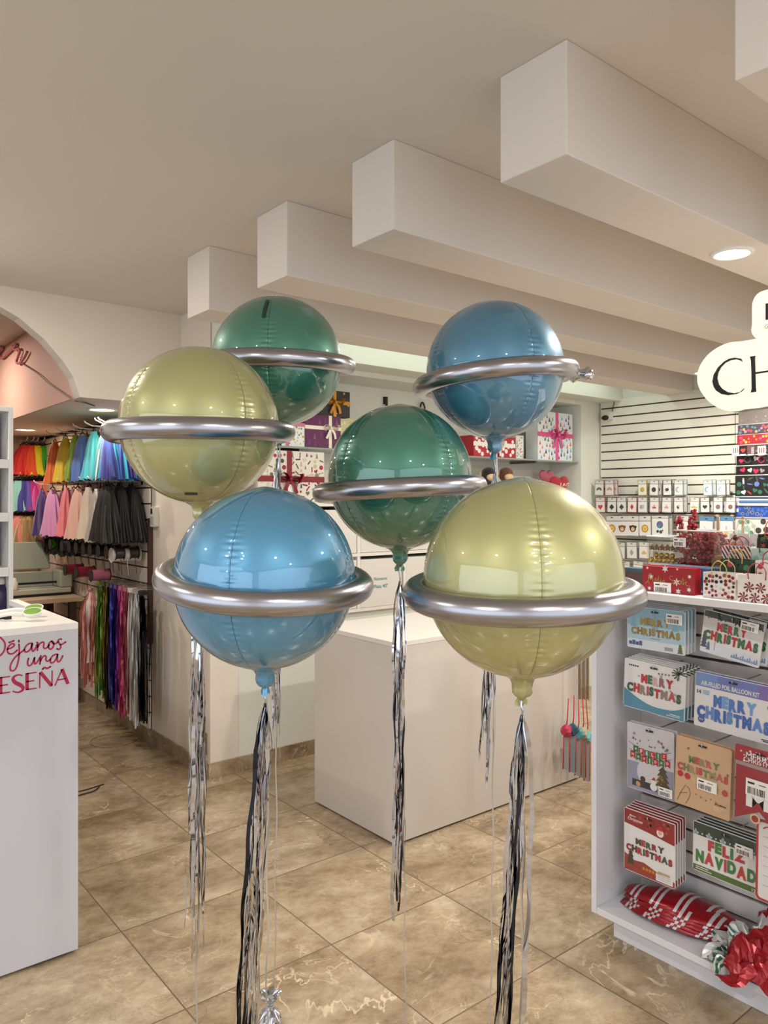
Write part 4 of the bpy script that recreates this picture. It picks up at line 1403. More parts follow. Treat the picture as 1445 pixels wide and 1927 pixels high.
# plush toys and hearts on the niche floor
def monkey(label, px, fur):
    x, z = pt(px, 893, YG + 0.08)
    t = thing('plush_monkey', label, 'plush toy', (x, YG + 0.08, ZT - 0.0015), R(-18), 'plush monkeys under the glass shelf')
    F, S = mat(fur, 0.9, sheen=0.6), mat('#d9b48c', 0.8, sheen=0.4)
    hz = z - ZT
    MB().ball((0, 0.0, hz * 0.42), 0.065, F, 14, 9, (1, .9, 1.3)).build('body', t)
    MB().ball((0, -0.01, hz), 0.058, F, 16, 10, (1, .95, 1)).build('head', t)
    MB().ball((0, -0.05, hz - 0.018), 0.033, S, 14, 8, (1.15, .7, .85)).build('muzzle', t)
    for sg in (-1, 1):
        MB().ball((sg * 0.057, 0, hz + 0.004), 0.020, S, 10, 7, (.8, .5, 1)).build('ear', t)
        MB().ball((sg * 0.016, -0.056, hz + 0.014), 0.006, BLACK, 8, 6).build('eye', t)
        MB().tube(smooth_path([(sg * 0.05, -0.01, hz * 0.6), (sg * 0.085, -0.03, hz * .4), (sg * 0.07, -0.075, hz * .22)], 5), 0.018, F, 8).build('arm', t)
        MB().tube(smooth_path([(sg * 0.035, -0.03, 0.03), (sg * 0.06, -0.07, 0.022), (sg * 0.075, -0.10, 0.03)], 5), 0.021, F, 8).build('leg', t)
monkey('black plush monkey with pale muzzle sitting under the red dotted present', 918, '#1d1412')
monkey('brown plush monkey sitting beside the black one', 951, '#6b4320')
def plush_heart(label, px, py, r, c, Y, writing=False, grp='plush hearts under the glass shelf'):
    x, z = pt(px, py, Y)
    t = thing('plush_heart', label, 'cushion', (x, Y, ZT - 0.0015), R(-12), grp)
    mb = MB()
    n = 40
    rings = []
    h0 = z - ZT
    for k in range(n):
        a = 2 * PI * k / n
        rings.append((16 * math.sin(a) ** 3 / 16 * r, (13 * math.cos(a) - 5 * math.cos(2 * a) - 2 * math.cos(3 * a) - math.cos(4 * a)) / 16 * r))
    prof = [(0.05, 0.30), (0.35, 0.285), (0.62, 0.24), (0.82, 0.17), (0.95, 0.085), (1.0, 0.0), (0.95, -0.085), (0.82, -0.17), (0.62, -0.24), (0.35, -0.285), (0.05, -0.30)]
    vs, fs = [], []
    for s, dpt in prof:
        for (u, v) in rings:
            vs.append((u * s, -dpt * r * 1.3, max(v * s + h0, 0.002)))
    for i in range(len(prof) - 1):
        for k in range(n):
            fs.append((i * n + k, i * n + (k + 1) % n, (i + 1) * n + (k + 1) % n, (i + 1) * n + k))
    fs.append(tuple(range(n))[::-1])
    fs.append(tuple((len(prof) - 1) * n + k for k in range(n)))
    mb.add(vs, fs, mat(c, 0.8, sheen=0.5), True)
    mb.build('cushion', t)
    if writing:
        w = MB()
        for i, s in enumerate(([(-.1, 0), (-.1, .25)], [(0.05, 0), (.12, .2), (.19, 0)], [(.3, .0), (.3, .2), (.42, .2)])):
            w.stroke([(u * r * 1.6, h0 + v * r - 0.10 * r) for u, v in s], 0.006, WHITE2, 0.40 * r, 3)
        w.build('stitched_letters', t)
plush_heart('red plush heart cushion under the present with trees', 1052, 912, 0.098, '#a81a26', YG + 0.02, True)
plush_heart('pink plush heart behind the red one', 1028, 897, 0.075, '#c96a78', YG + 0.16)
plush_heart('smaller red plush heart beside the large one', 1020, 918, 0.08, '#b01c28', YG + 0.09)
x, z = pt(995, 905, YG - 0.02)
t = thing('ruffle_garland', 'pink ruffled ribbon heap between the plush monkeys and hearts', 'ribbon', (x, YG + 0.02, ZT - 0.0015))
mb = MB()
def rf(s, q):
    a = s * 2 * PI * 2.5
    return ((s - 0.5) * 0.24, -0.03 + 0.03 * math.sin(a * 3), (z - ZT) * (0.85 + 0.08 * math.sin(a * 2.3)) * (0.25 + 0.75 * q) + 0.01 * math.sin(a * 4) * q)
mb.grid(rf, 60, 6, mat('#d0567f', 0.5))
mb.build('ruffle', t, solid=0.002)
# two hooks on the niche back wall above the middle balloon
for px, py, lb in ((727, 752, 'small flat black clip on the niche wall above the middle balloon'), (795, 760, 'black loop hook on the niche wall beside the steel blue balloon')):
    p = at_Y(px, py, 4.10)
    if px < 760:
        t = thing('wall_clip', lb, 'clip', (p.x, 4.12, p.z - 0.03))
        MB().box(-0.014, 0.014, -0.02, 0, 0, 0.05, BLACK).build('clip', t, 0.002)
        MB().box(-0.01, 0.01, -0.024, -0.0201, -0.03, 0.012, BLACK).build('tongue', t)
    else:
        t = thing('wall_hook', lb, 'hook', (p.x, 4.12, p.z - 0.04))
        MB().tube(smooth_path([(-0.02, -0.02, -0.06), (-0.02, -0.02, 0.02), (0.0, -0.02, 0.05), (0.02, -0.02, 0.02), (0.02, -0.02, -0.02)], 5), 0.006, BLACK, 8).build('loop', t)
        MB().box(-0.03, 0.03, -0.014, 0, -0.09, -0.06, BLACK).build('plate', t)
# ================================================================== far slatted wall with small packs
YR0, YR1 = 2.66, 3.785
zt = at_X(1160, 784, XR).z
t = slat_panel('slatted_panel', 'tall white slatted panel with bare grooves above rows of small packs', (XR - 0.0005, (YR0 + YR1) / 2, 0), FACE_X, YR1 - YR0, 0.09, zt + 0.14, 0.0708, zt - 0.0708 * 28, 0.011, mat('#dedccd', 0.45), mat('#3f3a31', 0.7))
t2 = slat_panel('slatted_panel', 'slatted panel behind the wrapping paper rack', (XR - 0.0005, (0.9 + 2.655) / 2, 0), FACE_X, 1.755, 0.09, zt + 0.14, 0.0708, zt - 0.0708 * 28, 0.011, mat('#dedccd', 0.45), mat('#3f3a31', 0.7))
XSR = XR - 0.0195

p = at_X(1147, 779, XSR)
t = thing('security_camera', 'small white and black camera on the corner of the slatted wall', 'camera', (XSR, p.y, p.z - 0.03), FACE_X)
MB().rprism(-0.034, 0.034, -0.02, 0.05, 0.01, -0.05, 0, mat('#d6d6cc', 0.4)).build('housing', t)
MB().ball((-0.004, -0.055, -0.005), 0.03, BLACK, 14, 9, (1.05, .8, .7)).build('lens', t)
p2 = at_X(1155, 748, XSR)
MB().tube([(0.03, -0.008, 0.05), (0.045, -0.006, 0.11), (0.042, -0.006, 0.18)], 0.003, BLACK, 6).build('cable', t)

FILM = clear_film('clear_bag', gloss=0.03, rough=0.15)
FILMG = clear_film('tub_plastic', '#fafaf8', 0.02, 0.05)
POUCH = mat('#b9b7b4', 0.22, 0.6)
def barcode(mb, u, v, w, h, n, seed=1, lines=True):
    rnd = random.Random(seed)
    mb.rect(u - w / 2, u + w / 2, v - h / 2, v + h / 2, WHITE2, n)
    x = u - w * 0.42
    while x < u + w * 0.25:
        b = w * rnd.uniform(0.015, 0.045)
        mb.rect(x, x + b, v - h * 0.40, v + h * 0.02, BLACK, n + 0.0004)
        x += b + w * rnd.uniform(0.015, 0.04)
    if lines:
        mb.rect(u - w * 0.42, u - w * 0.15, v + h * 0.2, v + h * 0.32, BLACK, n + 0.0004)
        mb.rect(u + w * 0.02, u + w * 0.30, v + h * 0.24, v + h * 0.29, DARK, n + 0.0004)
def icon(mb, kind, c, w, h, n):
    m = mat(c, 0.5)
    r = min(w, h) * 0.28
    v = h * 0.5
    if kind == 'rainbow':
        for i, cc in enumerate(('#b9736a', '#caa860', '#6f8a78')):
            rr = r * (1.1 - 0.28 * i)
            mb.stroke([(rr * math.cos(a * PI / 8), v - r * .3 + rr * math.sin(a * PI / 8)) for a in range(9)], r * 0.22, mat(cc, .5) if c != '#4a4034' else mat('#4a4034', .5), n, 2, caps=False)
    elif kind == 'dot':
        mb.disc(0, v, r, m, n)
    elif kind == 'heart':
        mb.heart(0, v, r, m, n)
    elif kind == 'spade':
        mb.heart(0, v + r * .1, r * .95, m, n, PI)
        mb.poly([(-r * .35, v - r), (r * .35, v - r), (0, v + r * .2)], m, n + .0001)
    elif kind == 'diamond':
        mb.poly([(0, v - r * 1.1), (r * .75, v), (0, v + r * 1.1), (-r * .75, v)], m, n)
    elif kind == 'moon':
        mb.stroke([(r * math.cos(a), v + r * math.sin(a)) for a in [0.9 + k * 0.46 for k in range(10)]], r * 0.7, m, n, 2, widths=lambda t: 0.15 + math.sin(PI * t))
    elif kind == 'horse':
        mb.disc(-r * .2, v, r * .6, m, n)
        mb.disc(r * .3, v + r * .4, r * .45, mat('#c9b8bc', .5), n + .0001)
        mb.rect(-r * .5, -r * .2, v - r, v, m, n)
        mb.rect(r * .1, r * .35, v - r, v, m, n)
    elif kind == 'face':
        mb.disc(0, v, r, m, n)
        mb.disc(-r * .85, v + r * .5, r * .35, m, n + .0001)
        mb.disc(r * .85, v + r * .5, r * .35, m, n + .0001)
        mb.disc(0, v - r * .15, r * .6, mat('#d9b48c', .5), n + .0002)
        mb.disc(-r * .25, v + r * .15, r * .1, BLACK, n + .0003)
        mb.disc(r * .25, v + r * .15, r * .1, BLACK, n + .0003)
    elif kind == 'lion':
        mb.star(0, v, r * 1.25, mat('#b5853a', .5), n, 12, .8)
        mb.disc(0, v, r * .75, mat('#e0bd62', .5), n + .0001)
        mb.disc(-r * .25, v + r * .15, r * .1, BLACK, n + .0003)
        mb.disc(r * .25, v + r * .15, r * .1, BLACK, n + .0003)
        mb.disc(0, v - r * .2, r * .14, BLACK, n + .0003)
    elif kind == 'cake':
        mb.rect(-r * .8, r * .8, v - r * .6, v, m, n)
        mb.rect(-r * .6, r * .6, v, v + r * .35, mat('#d9a0a0', .5), n)
        mb.disc(0, v + r * .55, r * .2, m, n + .0001)
    elif kind == 'unicorn':
        mb.disc(0, v, r * .7, m, n)
        mb.poly([(r * .1, v + r * .5), (r * .5, v + r * .4), (r * .6, v + r * 1.2)], mat('#c9a860', .5), n)
        mb.stroke([(-r * .6, v + r * .6), (-r * .9, v), (-r * .6, v - r * .7)], r * .35, mat('#8f7a9c', .5), n + .0001, 3)
    elif kind == 'planet':
        mb.disc(0, v + r * .5, r * .75, mat('#4a6a8a', .5), n)
        mb.disc(r * .15, v + r * .6, r * .45, mat('#7a5a8c', .5), n + .0001)
        mb.disc(-r * .15, v + r * .25, r * .3, mat('#3f8f8a', .5), n + .0002)
        mb.disc(-r * .5, v - r * .9, r * .3, mat('#2f3f4a', .5), n)
        mb.disc(r * .2, v - r * 1.0, r * .35, mat('#33555a', .5), n)
        mb.star(r * .6, v - r * .7, r * .25, DARK, n)
    elif kind == 'bottle':
        mb.poly([(-r * .5, v - r), (r * .5, v - r), (r * .5, v), (r * .15, v + r * .4), (r * .15, v + r * 1.1), (-r * .15, v + r * 1.1), (-r * .15, v + r * .4), (-r * .5, v)], mat('#cf8fb0', .5), n)
        mb.rect(-r * .5, r * .5, v - r, v - r * .5, mat('#d9c84a', .5), n + .0002)
        mb.star(r * 1.1, v + r * .2, r * .25, mat('#d9b83a', .5), n)
    elif kind == 'bar':
        mb.rect(-r * 1.3, r * 1.3, v - r * .4, v + r * .1, m, n)
        mb.stroke([(-r * .5, v + r * .9), (r * .3, v - r * .3)], r * .08, DARK, n + .0002, 2)
def small_pack(label, px, y0, y1, wpx, kind, c, header=0.30, back='#d2cfca', edge=None, X=None, behind=True, row='', grp='small packs on the slatted wall', blue=False):
    Xp = (XSR - 0.13) if X is None else X
    a, b = at_X(px, y0, Xp), at_X(px, y1, Xp)
    h = a.z - b.z
    w = (at_X(px - wpx / 2, y0, Xp) - at_X(px + wpx / 2, y0, Xp)).length
    rnd = random.Random(int(px * 7 + y0))
    t = thing('hanging_pack', label, 'pack', (Xp, a.y, b.z), FACE_X, grp, tilt=rnd.uniform(-0.03, 0.05))
    MB().rprism(-w / 2, w / 2, 0, h, 0.004, 0, 0.006, mat(edge or '#9a9794', 0.22, 0.4)).build('pouch', t)
    cd = MB()
    hw, hh_ = w * 0.44, h * (1 - header)
    cd.box(-hw, hw, -0.0022, -0.0004, h * 0.05, hh_, mat('#dcdad5', 0.4))
    ic = MB()
    icon(ic, kind, c, hw * 2, hh_ - h * .05, 0.0028)
    for q in ic.v:
        pass
    off = len(cd.v)
    ic.v = [(x, y, z + h * 0.05) for x, y, z in ic.v]
    cd.v += ic.v
    for f, mi_, s in zip(ic.f, ic.m, ic.s):
        cd.f.append(tuple(off + k for k in f))
        cd.m.append(cd.mi(ic.mats[mi_]))
        cd.s.append(s)
    cd.build('card', t)
    hd = MB()
    hd.rect(-hw, hw, hh_ + h * 0.03, h * 0.97, mat('#4a86b5' if blue else '#cfccc6', 0.35), 0.0012)
    hd.rect(-w * 0.08, w * 0.08, h * 0.88, h * 0.92, DARK, 0.0016)
    hd.build('header', t)
    MB().tube([(0, 0.0, h * 0.93), (0, 0.12, h * 0.945)] if X is None else [(0, 0.0, h * .93), (0, 0.05, h * .94)], 0.0022, HOOKM, 6).build('peg', t)
    if behind:
        g = dup(t, (Xp + 0.035, a.y - 0.012, b.z + 0.002), None, ('spare pack behind the ' + label[0:] ).replace(' in the', ', in the', 1) if label.startswith('small') else label.replace('pack with', 'spare behind the pack with', 1), skip=('peg',))
    return t
rows = [
 ('top', 903, 933, 17, [(1127, 'rainbow', '#4a4034', 'rainbow', None), (1147, 'rainbow', '#b9736a', 'pink-edged rainbow', '#b57f92'), (1209, 'dot', '#b5a23a', 'yellow sun', '#9c9a3a'), (1230, 'dot', '#3c3c3e', 'black three-dot', None), (1256, 'unicorn', '#4a3f40', 'dark ornament', '#3a3836'),
     (1277, 'moon', '#9db3b8', 'pale teal figure', '#8fa0a5'), (1332, 'moon', '#86a6be', 'blue crescent moon', '#9fb2bd'), (1357, 'moon', '#9ab6cc', 'pale blue moon', None)]),
 ('second', 936, 965, 18, [(1130, 'heart', '#c23a40', 'red heart', '#a86468'), (1151, 'spade', '#2a3a35', 'dark spade', '#4a4e4c'), (1170, 'spade', '#36504a', 'green spade', '#8f9390'), (1189, 'diamond', '#b8343c', 'red diamond', '#a5585c'), (1209, 'unicorn', '#a8aaa8', 'grey unicorn', None),
     (1231, 'cake', '#b04a4a', 'red car', '#b08080'), (1254, 'cake', '#c08a92', 'pink car', None), (1277, 'horse', '#8a5a5c', 'rocking horse', None), (1306, 'bar', '#c2a23c', 'gold tag', '#a5a29c'), (1327, 'heart', '#33382c', 'dark ivy heart', '#55544f'), (1351, 'dot', '#7a6a66', 'pale figure', None), (1374, 'dot', '#8a6048', 'small bear', None)]),
 ('third', 970, 1010, 24, [(1152, 'lion', '#b5853a', 'lion face', None), (1171, 'face', '#7a4a34', 'brown bear face', None), (1191, 'face', '#3a2a26', 'dark monkey face', None), (1214, 'lion', '#c2a05a', 'golden giraffe face', None), (1242, 'planet', '#4a6a8a', 'globe and stars', None), (1284, 'dot', '#c9c2b8', 'plain white', None)]),
 ('fourth', 1020, 1052, 20, [(1166, 'moon', '#b5b0a8', 'grey ring', None), (1189, 'diamond', '#9a9c98', 'silver charm', None), (1212, 'cake', '#c9a84a', 'gold deer', None)]),
 ('fifth', 1056, 1082, 20, [(1176, 'dot', '#a5a7a5', 'silver dot', None), (1200, 'bar', '#b5b2a8', 'grey tag', None)]),
]
for rn, y0, y1, w, items in rows:
    for px, kind, c, nm, edge in items:
        ww = w + (10 if nm == 'globe and stars' else 0)
        hd = 0.14 if nm == 'globe and stars' else 0.28
        small_pack('small pack with a %s in the %s row' % (nm, rn), px, y0, y1, ww, kind, c, hd, edge=edge)
for px, nm, kind, c in ((1328, 'gold bar', 'bar', '#c9a83a'), (1367, 'pink and yellow bottle', 'bottle', '#cf8fb0')):
    small_pack('pack with blue header and a %s' % nm, px, 972, 1016, 27, kind, c, 0.2, blue=True)

# ------------------------------------------------------------------ wrapping paper rack
XW = 5.26
yw0, yw1 = at_X(1383, 900, XW).y, 1.95
def paper(label, ya, yb, base, deco, tilt_=0.0, cat='wrapping paper', px=1383, X=XW, name='wrapping_paper', back=0.0):
    za, zb = at_X(px, ya, X).z, at_X(px, yb, X).z
    w = yw0 - yw1
    t = thing(name, label, cat, (X + back, (yw0 + yw1) / 2, zb), FACE_X, 'wrapping paper on the rack')
    h = za - zb
    mb = MB()
    mb.box(-w / 2, w / 2, 0, 0.012, 0, h, base)
    deco(mb, w, h)
    mb.build('sheets', t)
    rb = MB().tube([(-w / 2 - 0.006, -0.006, -0.004), (w / 2, -0.006, -0.004)], 0.004, HOOKM, 6)
    rb.build('rail', t)
    MB().box(-w / 2 - 0.012, -w / 2 - 0.0015, -0.008, 0.10 - back, -0.010, 0.0, HOOKM).build('bracket', t)
    return t
def glit(seed, cols, nn, size, shapes):
    return scatter(seed, cols, nn, size, shapes)
paper('grey glitter wrapping paper at the top of the rack behind the lit sign', 735, 798.5, mat('#8f8780', 0.35, 0.3), glit(21, ['#a8a19a', '#c0b9b2', '#7a736d'], 150, 0.006, ['dot', 'star']), X=XW, back=0.05)
paper('wrapping paper with crowded coloured dots below the grey glitter one', 800, 818, mat('#4a3f52', 0.5), glit(22, ['#c9605a', '#5f8a92', '#d9a85a', '#c98aa0', '#6f9aa5', '#b5484e'], 120, 0.011, ['dot']), back=0.04)
paper('red wrapping paper with gold spots', 819, 837, mat('#a81f28', 0.45), glit(23, ['#e0a03a', '#c94a7a', '#8a2a4a', '#d9b86a'], 44, 0.012, ['dot', 'star', 'dot']), back=0.03)
pk = (('white gift card with grey print', '#dcd6d0', '#8a8480', 1384), ('black gift card with a red heart', '#141112', '#d0413a', 1398), ('maroon and grey gift card', '#6a4446', '#9a9696', 1413), ('white gift card with red and grey letters', '#e0dad4', '#b5545a', 1433), ('black gift card at the rack end', '#1c191a', '#c2a06a', 1451))
for i, (nm, c1, c2, px) in enumerate(pk):
    a, b = at_X(px, 839, XW - 0.02), at_X(px, 856, XW - 0.02)
    h = a.z - b.z
    t = thing('gift_card', nm + ' in the row under the red paper', 'card', (XW - 0.02, a.y, b.z), FACE_X, 'gift cards on the wrapping paper rack')
    mb = MB().box(-0.027, 0.027, 0, 0.004, 0, h, mat(c1, 0.5))
    if i == 1:
        mb.heart(0, h * .5, h * .28, mat(c2, .5), 0.0006)
    elif i in (0, 3):
        for k in range(3):
            mb.rect(-0.018 + .014 * k, -0.009 + .014 * k, h * .2, h * .8, mat(c2 if k % 2 == 0 else '#7a7673', .5), 0.0006)
    else:
        mb.rect(0.002, 0.02, h * .15, h * .85, mat(c2, .5), 0.0006)
    mb.build('card', t)
    MB().rect(-0.02, 0.02, -0.004, 0.006, HOOKM, 0.003).build('clip', t)
paper('black wrapping paper with pink hearts, upper sheet', 858, 876, mat('#120d0e', 0.45), glit(24, ['#c8285a', '#d9d4d0', '#5a555a', '#a81f3a'], 40, 0.022, ['heart', 'heart', 'ring']), back=0.02)
paper('black wrapping paper with striped and white hearts under the pale rail', 878.5, 894, mat('#120d0e', 0.45), glit(25, ['#e0dcd8', '#6a1f34', '#c8284a', '#8f8a88'], 34, 0.022, ['heart']), back=0.014)
paper('black wrapping paper with coloured fruit and green leaves', 894.8, 934, mat('#1a1b1a', 0.45), glit(26, ['#c98a2a', '#6a76b5', '#dcdcdc', '#2f6a4e', '#c2403a', '#3a6a50', '#555'.replace('#555', '#555555')], 70, 0.020, ['dot', 'dot', 'leaf', 'dot', 'heart', 'leaf']), back=0.008)
def stripes(mb, w, h):
    for k, c in ((0.12, '#dfe3e6'), (0.42, '#5f7f9c'), (0.66, '#dfe3e6'), (0.9, '#2a4f86')):
        mb.rect(-w / 2, w / 2, h * (k - 0.09), h * (k + 0.09), mat(c, .45), 0.0008)
paper('blue and white striped wrapping paper', 935.5, 950, mat('#33599a', 0.45), stripes, back=0.006)
paper('royal blue wrapping paper with rows of small gold print', 951, 973, mat('#2a4fa0', 0.45), glit(28, ['#b5a860', '#3f6ac0'], 50, 0.012, ['ring', 'dot']), back=0.004)
paper('white wrapping paper with green and grey dots behind the gift bags', 974, 1012, mat('#d9d2c8', 0.5), glit(29, ['#4a8a6a', '#b5b0a8', '#c24a5a', '#8fb5a5', '#3a3a3a'], 50, 0.022, ['dot']), back=0.002)

# ================================================================== gondola
XG, YG0 = 2.237, 1.617
YGE = 0.30
XBK = 2.51
ZGT = 1.206
t = thing('gondola_shelf', 'white slat-backed gondola holding Christmas balloon packs', 'gondola', (XG, YG0, 0))
PW = mat('#d8d8dc', 0.4, name='gondola_laminate')
ln = YG0 - YGE
MB().box(0.0, 0.62, -0.02, 0.0, 0.075, ZGT - 0.0225, PW).build('end_panel', t, 0.001)
MB().box(0.0, 0.62, -ln, -ln + 0.02, 0.075, ZGT - 0.0225, PW).build('end_panel', t, 0.001)
MB().box(-0.015, 0.63, -ln - 0.005, 0.005, ZGT - 0.022, ZGT, mat('#dedada', 0.35)).build('top_board', t, 0.001)
MB().box(0.001, 0.30, -ln + 0.0205, -0.0205, 0.075, 0.098, PW).build('base_shelf', t, 0.001)
MB().box(0.045, 0.60, -ln + 0.04, -0.06, 0.0, 0.0745, PW).build('plinth', t)
mb = MB()
g0, pitch, gr = 0.354 - 0.0762 * 3, 0.0762, 0.010
zz = 0.0985
k = 0
while zz < ZGT - 0.03:
    z2 = min(g0 + pitch * k - gr / 2, ZGT - 0.0235)
    if z2 > zz:
        mb.box(XBK - XG, XBK - XG + 0.012, -ln + 0.0205, -0.0205, zz, z2, mat('#d6d2d0', 0.4))
    zz = g0 + pitch * k + gr / 2
    k += 1
mb.build('slat_boards', t)
MB().box(XBK - XG + 0.0121, XBK - XG + 0.02, -ln + 0.0205, -0.0205, 0.0985, ZGT - 0.0235, mat('#3a2a1c', 0.6)).build('slat_backing', t)

def rgb(c):
    return mat(c, 0.4)
RED, GRN, WHT, NAVY = rgb('#b3262e'), rgb('#2f6b3a'), rgb('#dfdcda'), rgb('#24466e')
def foil_text(mb, s, u, v, w, h, cols, n, bold=0.07):
    """balloon-style capitals, one colour after another"""
    cw = []
    for ch in s:
        a = text_mesh(ch, bold) if ch != ' ' else None
        cw.append((a[3] - a[2]) if a else 0.3)
    gap = 0.06
    tot = sum(cw) + gap * (len(s) - 1)
    k = w / tot
    x = u - w / 2
    for i, ch in enumerate(s):
        if ch != ' ':
            c = cols[i % len(cols)]
            dv = h * 0.05 * math.sin(i * 2.1)
            mb.text(ch, x + cw[i] * k / 2, v + dv, cw[i] * k, mat(c, 0.3), n, bold, h)
        x += (cw[i] + gap) * k
def flakes(mb, w, h, cols, nn, seed, z0=0.0, z1=1.0, s=0.006, n=0.0022):
    rnd = random.Random(seed)
    for k in range(nn):
        mb.star(rnd.uniform(-w * .45, w * .45), h * rnd.uniform(z0, z1), s * rnd.uniform(.5, 1.2), mat(cols[k % len(cols)], .5), n + 0.00001 * k, 6, 0.35)
def big_pack(label, px, py, w, h, X, tilt, art, copies=1, sticker=None, group='balloon packs on the gondola', clear=True, shape=None, dx=0.014, dy=-0.004, back=None, short=''):
    c = at_X(px, py, X)
    tl = R(tilt)
    t = thing('balloon_pack', label, 'pack', (X, c.y, c.z - h / 2), FACE_X, group, tilt=tl)
    cd = MB()
    if shape:
        shape(cd, w, h)
    else:
        cd.rprism(-w / 2, w / 2, 0, h, 0.006, 0, 0.003, back or WHT)
    art(cd, w, h)
    cd.rect(-0.014, 0.014, h - 0.017, h - 0.011, BLACK, 0.004)
    cd.build('card', t)
    if clear:
        sl = MB()
        e = 0.006
        sl.quad((-w / 2 - e, -0.0045, -e), (w / 2 + e, -0.0045, -e), (w / 2 + e, -0.0045, h + e), (-w / 2 - e, -0.0045, h + e), FILM)
        sl.build('clear_sleeve', t)
    if sticker:
        st = MB()
        u, v, sw, sh = sticker
        barcode(st, u * w, v * h, sw, sh, 0.005, int(px))
        st.build('price_sticker', t)
    pg = MB().tube([(0, -0.012, h - 0.005), (0, -0.008, h - 0.016), (0, 0.05, h - 0.014), (0, XBK - X - 0.001, h - 0.012)], 0.0022, mat('#a5a5ad', 0.3, .8), 6)
    pg.build('peg', t)
    base = label
    order = ('second', 'third', 'fourth', 'fifth')
    for k in range(copies):
        q = dup(t, (X + dx * (k + 1), c.y + dy * (k + 1), c.z - h / 2 + 0.003 * (k + 1)), None, '%s from the front of its stack, a spare of the %s' % (order[k], short), skip=('peg',))
    return t
SKYB, PALE = rgb('#8fb4c4'), rgb('#c3d3da')
def artA(mb, w, h):
    mb.rect(-w / 2 + .002, w / 2 - .002, h * .55, h - .002, rgb('#86b0c0'), 0.0006)
    mb.rect(-w / 2 + .002, w / 2 - .002, h * .22, h * .55, rgb('#a9c8d6'), 0.0006)
    mb.rect(-w / 2 + .002, w / 2 - .002, .002, h * .22, rgb('#d5dde2'), 0.0006)
    for x in (-.38, .0, .34):
        mb.tree(x * w, h * .52, w * .12, h * .33, rgb('#7ba3b5'), 0.0009, 3)
    foil_text(mb, 'MERRY', 0.0, h * .66, w * .52, h * .17, ['#9c8136', '#8a6f2a'], 0.0016)
    foil_text(mb, 'CHRISTMAS', -0.0, h * .42, w * .84, h * .18, ['#9c8136', '#8a6f2a'], 0.0016)
    for k in range(4):
        mb.box(-w * .46 + .013 * k, -w * .46 + .013 * k + .011, -0.0014, 0, h * .08, h * (.16 + .03 * (k % 2)), rgb(('#3f4a86', '#56508f')[k % 2]))
    mb.tree(w * .42, h * .03, w * .1, h * .22, rgb('#5f6a3a'), 0.0014, 4)
    mb.rect(w * .16, w * .30, h * .05, h * .13, rgb('#9a9aa5'), 0.0014)
    mb.rect(-.02, .02, h * .275, h * .285, RED, 0.0014)
big_pack('blue pack with gold MERRY CHRISTMAS letters at the top of the gondola', 1233, 1185, 0.216, 0.144, 2.33, 0, artA, 3, short='blue gold-lettered pack', sticker= (.33, .80, .058, .034))
def artB(mb, w, h):
    mb.rect(-w / 2 + .002, w / 2 - .002, h * .84, h - .002, rgb('#2a3a30'), 0.0006)
    mb.rect(-w / 2 + .002, w / 2 - .002, h * .58, h * .84, rgb('#c9c6c2'), 0.0006)
    mb.rect(-w / 2 + .002, w / 2 - .002, .002, h * .2, rgb('#d9e0ea'), 0.0006)
    rnd = random.Random(3)
    for k in range(22):
        u = rnd.uniform(-.47, .47) * w
        mb.stroke([(u, h * .97), (u + rnd.uniform(-.012, .012), h * rnd.uniform(.80, .86))], 0.004, rgb(('#3f5a42', '#26382c')[k % 2]), 0.0010, 2)
    foil_text(mb, 'MERRY', -0.0, h * .67, w * .50, h * .20, ['#b3262e', '#2f6b3a'], 0.0018, 0.075)
    foil_text(mb, 'CHRISTMAS', 0.0, h * .43, w * .90, h * .22, ['#2f6b3a', '#b3262e'], 0.0018, 0.075)
    mb.tree(-w * .44, h * .12, w * .12, h * .4, rgb('#46546a'), 0.0012, 5)
    mb.tree(-w * .36, h * .08, w * .08, h * .2, rgb('#5a6a80'), 0.0013, 4)
    for k in range(12):
        mb.tree(w * (.05 + .037 * k), h * .06, w * .045, h * (.07 + .03 * (k % 3)), rgb('#7f95b5'), 0.0012, 2)
    mb.rect(-w * .26, -w * .245, h * .1, h * .4, rgb('#a5b0c0'), 0.0011)
big_pack('tilted snowy pack with red and green MERRY CHRISTMAS letters and pine top', 1370, 1199, 0.19, 0.137, 2.33, 8, artB, 1, short='tilted snowy pack', sticker= (.28, .86, .055, .03), dx=.03, dy=-.01)
def artK(mb, w, h):
    foil_text(mb, 'CHRISTMAS', 0, h * .45, w * .9, h * .22, ['#24466e', '#2a3a34'], 0.0016)
    mb.rect(-w / 2 + .002, w / 2 - .002, h * .75, h - .002, rgb('#9a8f90'), 0.0008)
    mb.heart(-w * .35, h * .62, .006, RED, 0.0016)
big_pack('greyish clear pack cut by the picture edge beside the tilted snowy pack', 1474, 1215, 0.15, 0.12, 2.37, 4, artK, 0, back=rgb('#b5aeb0'))
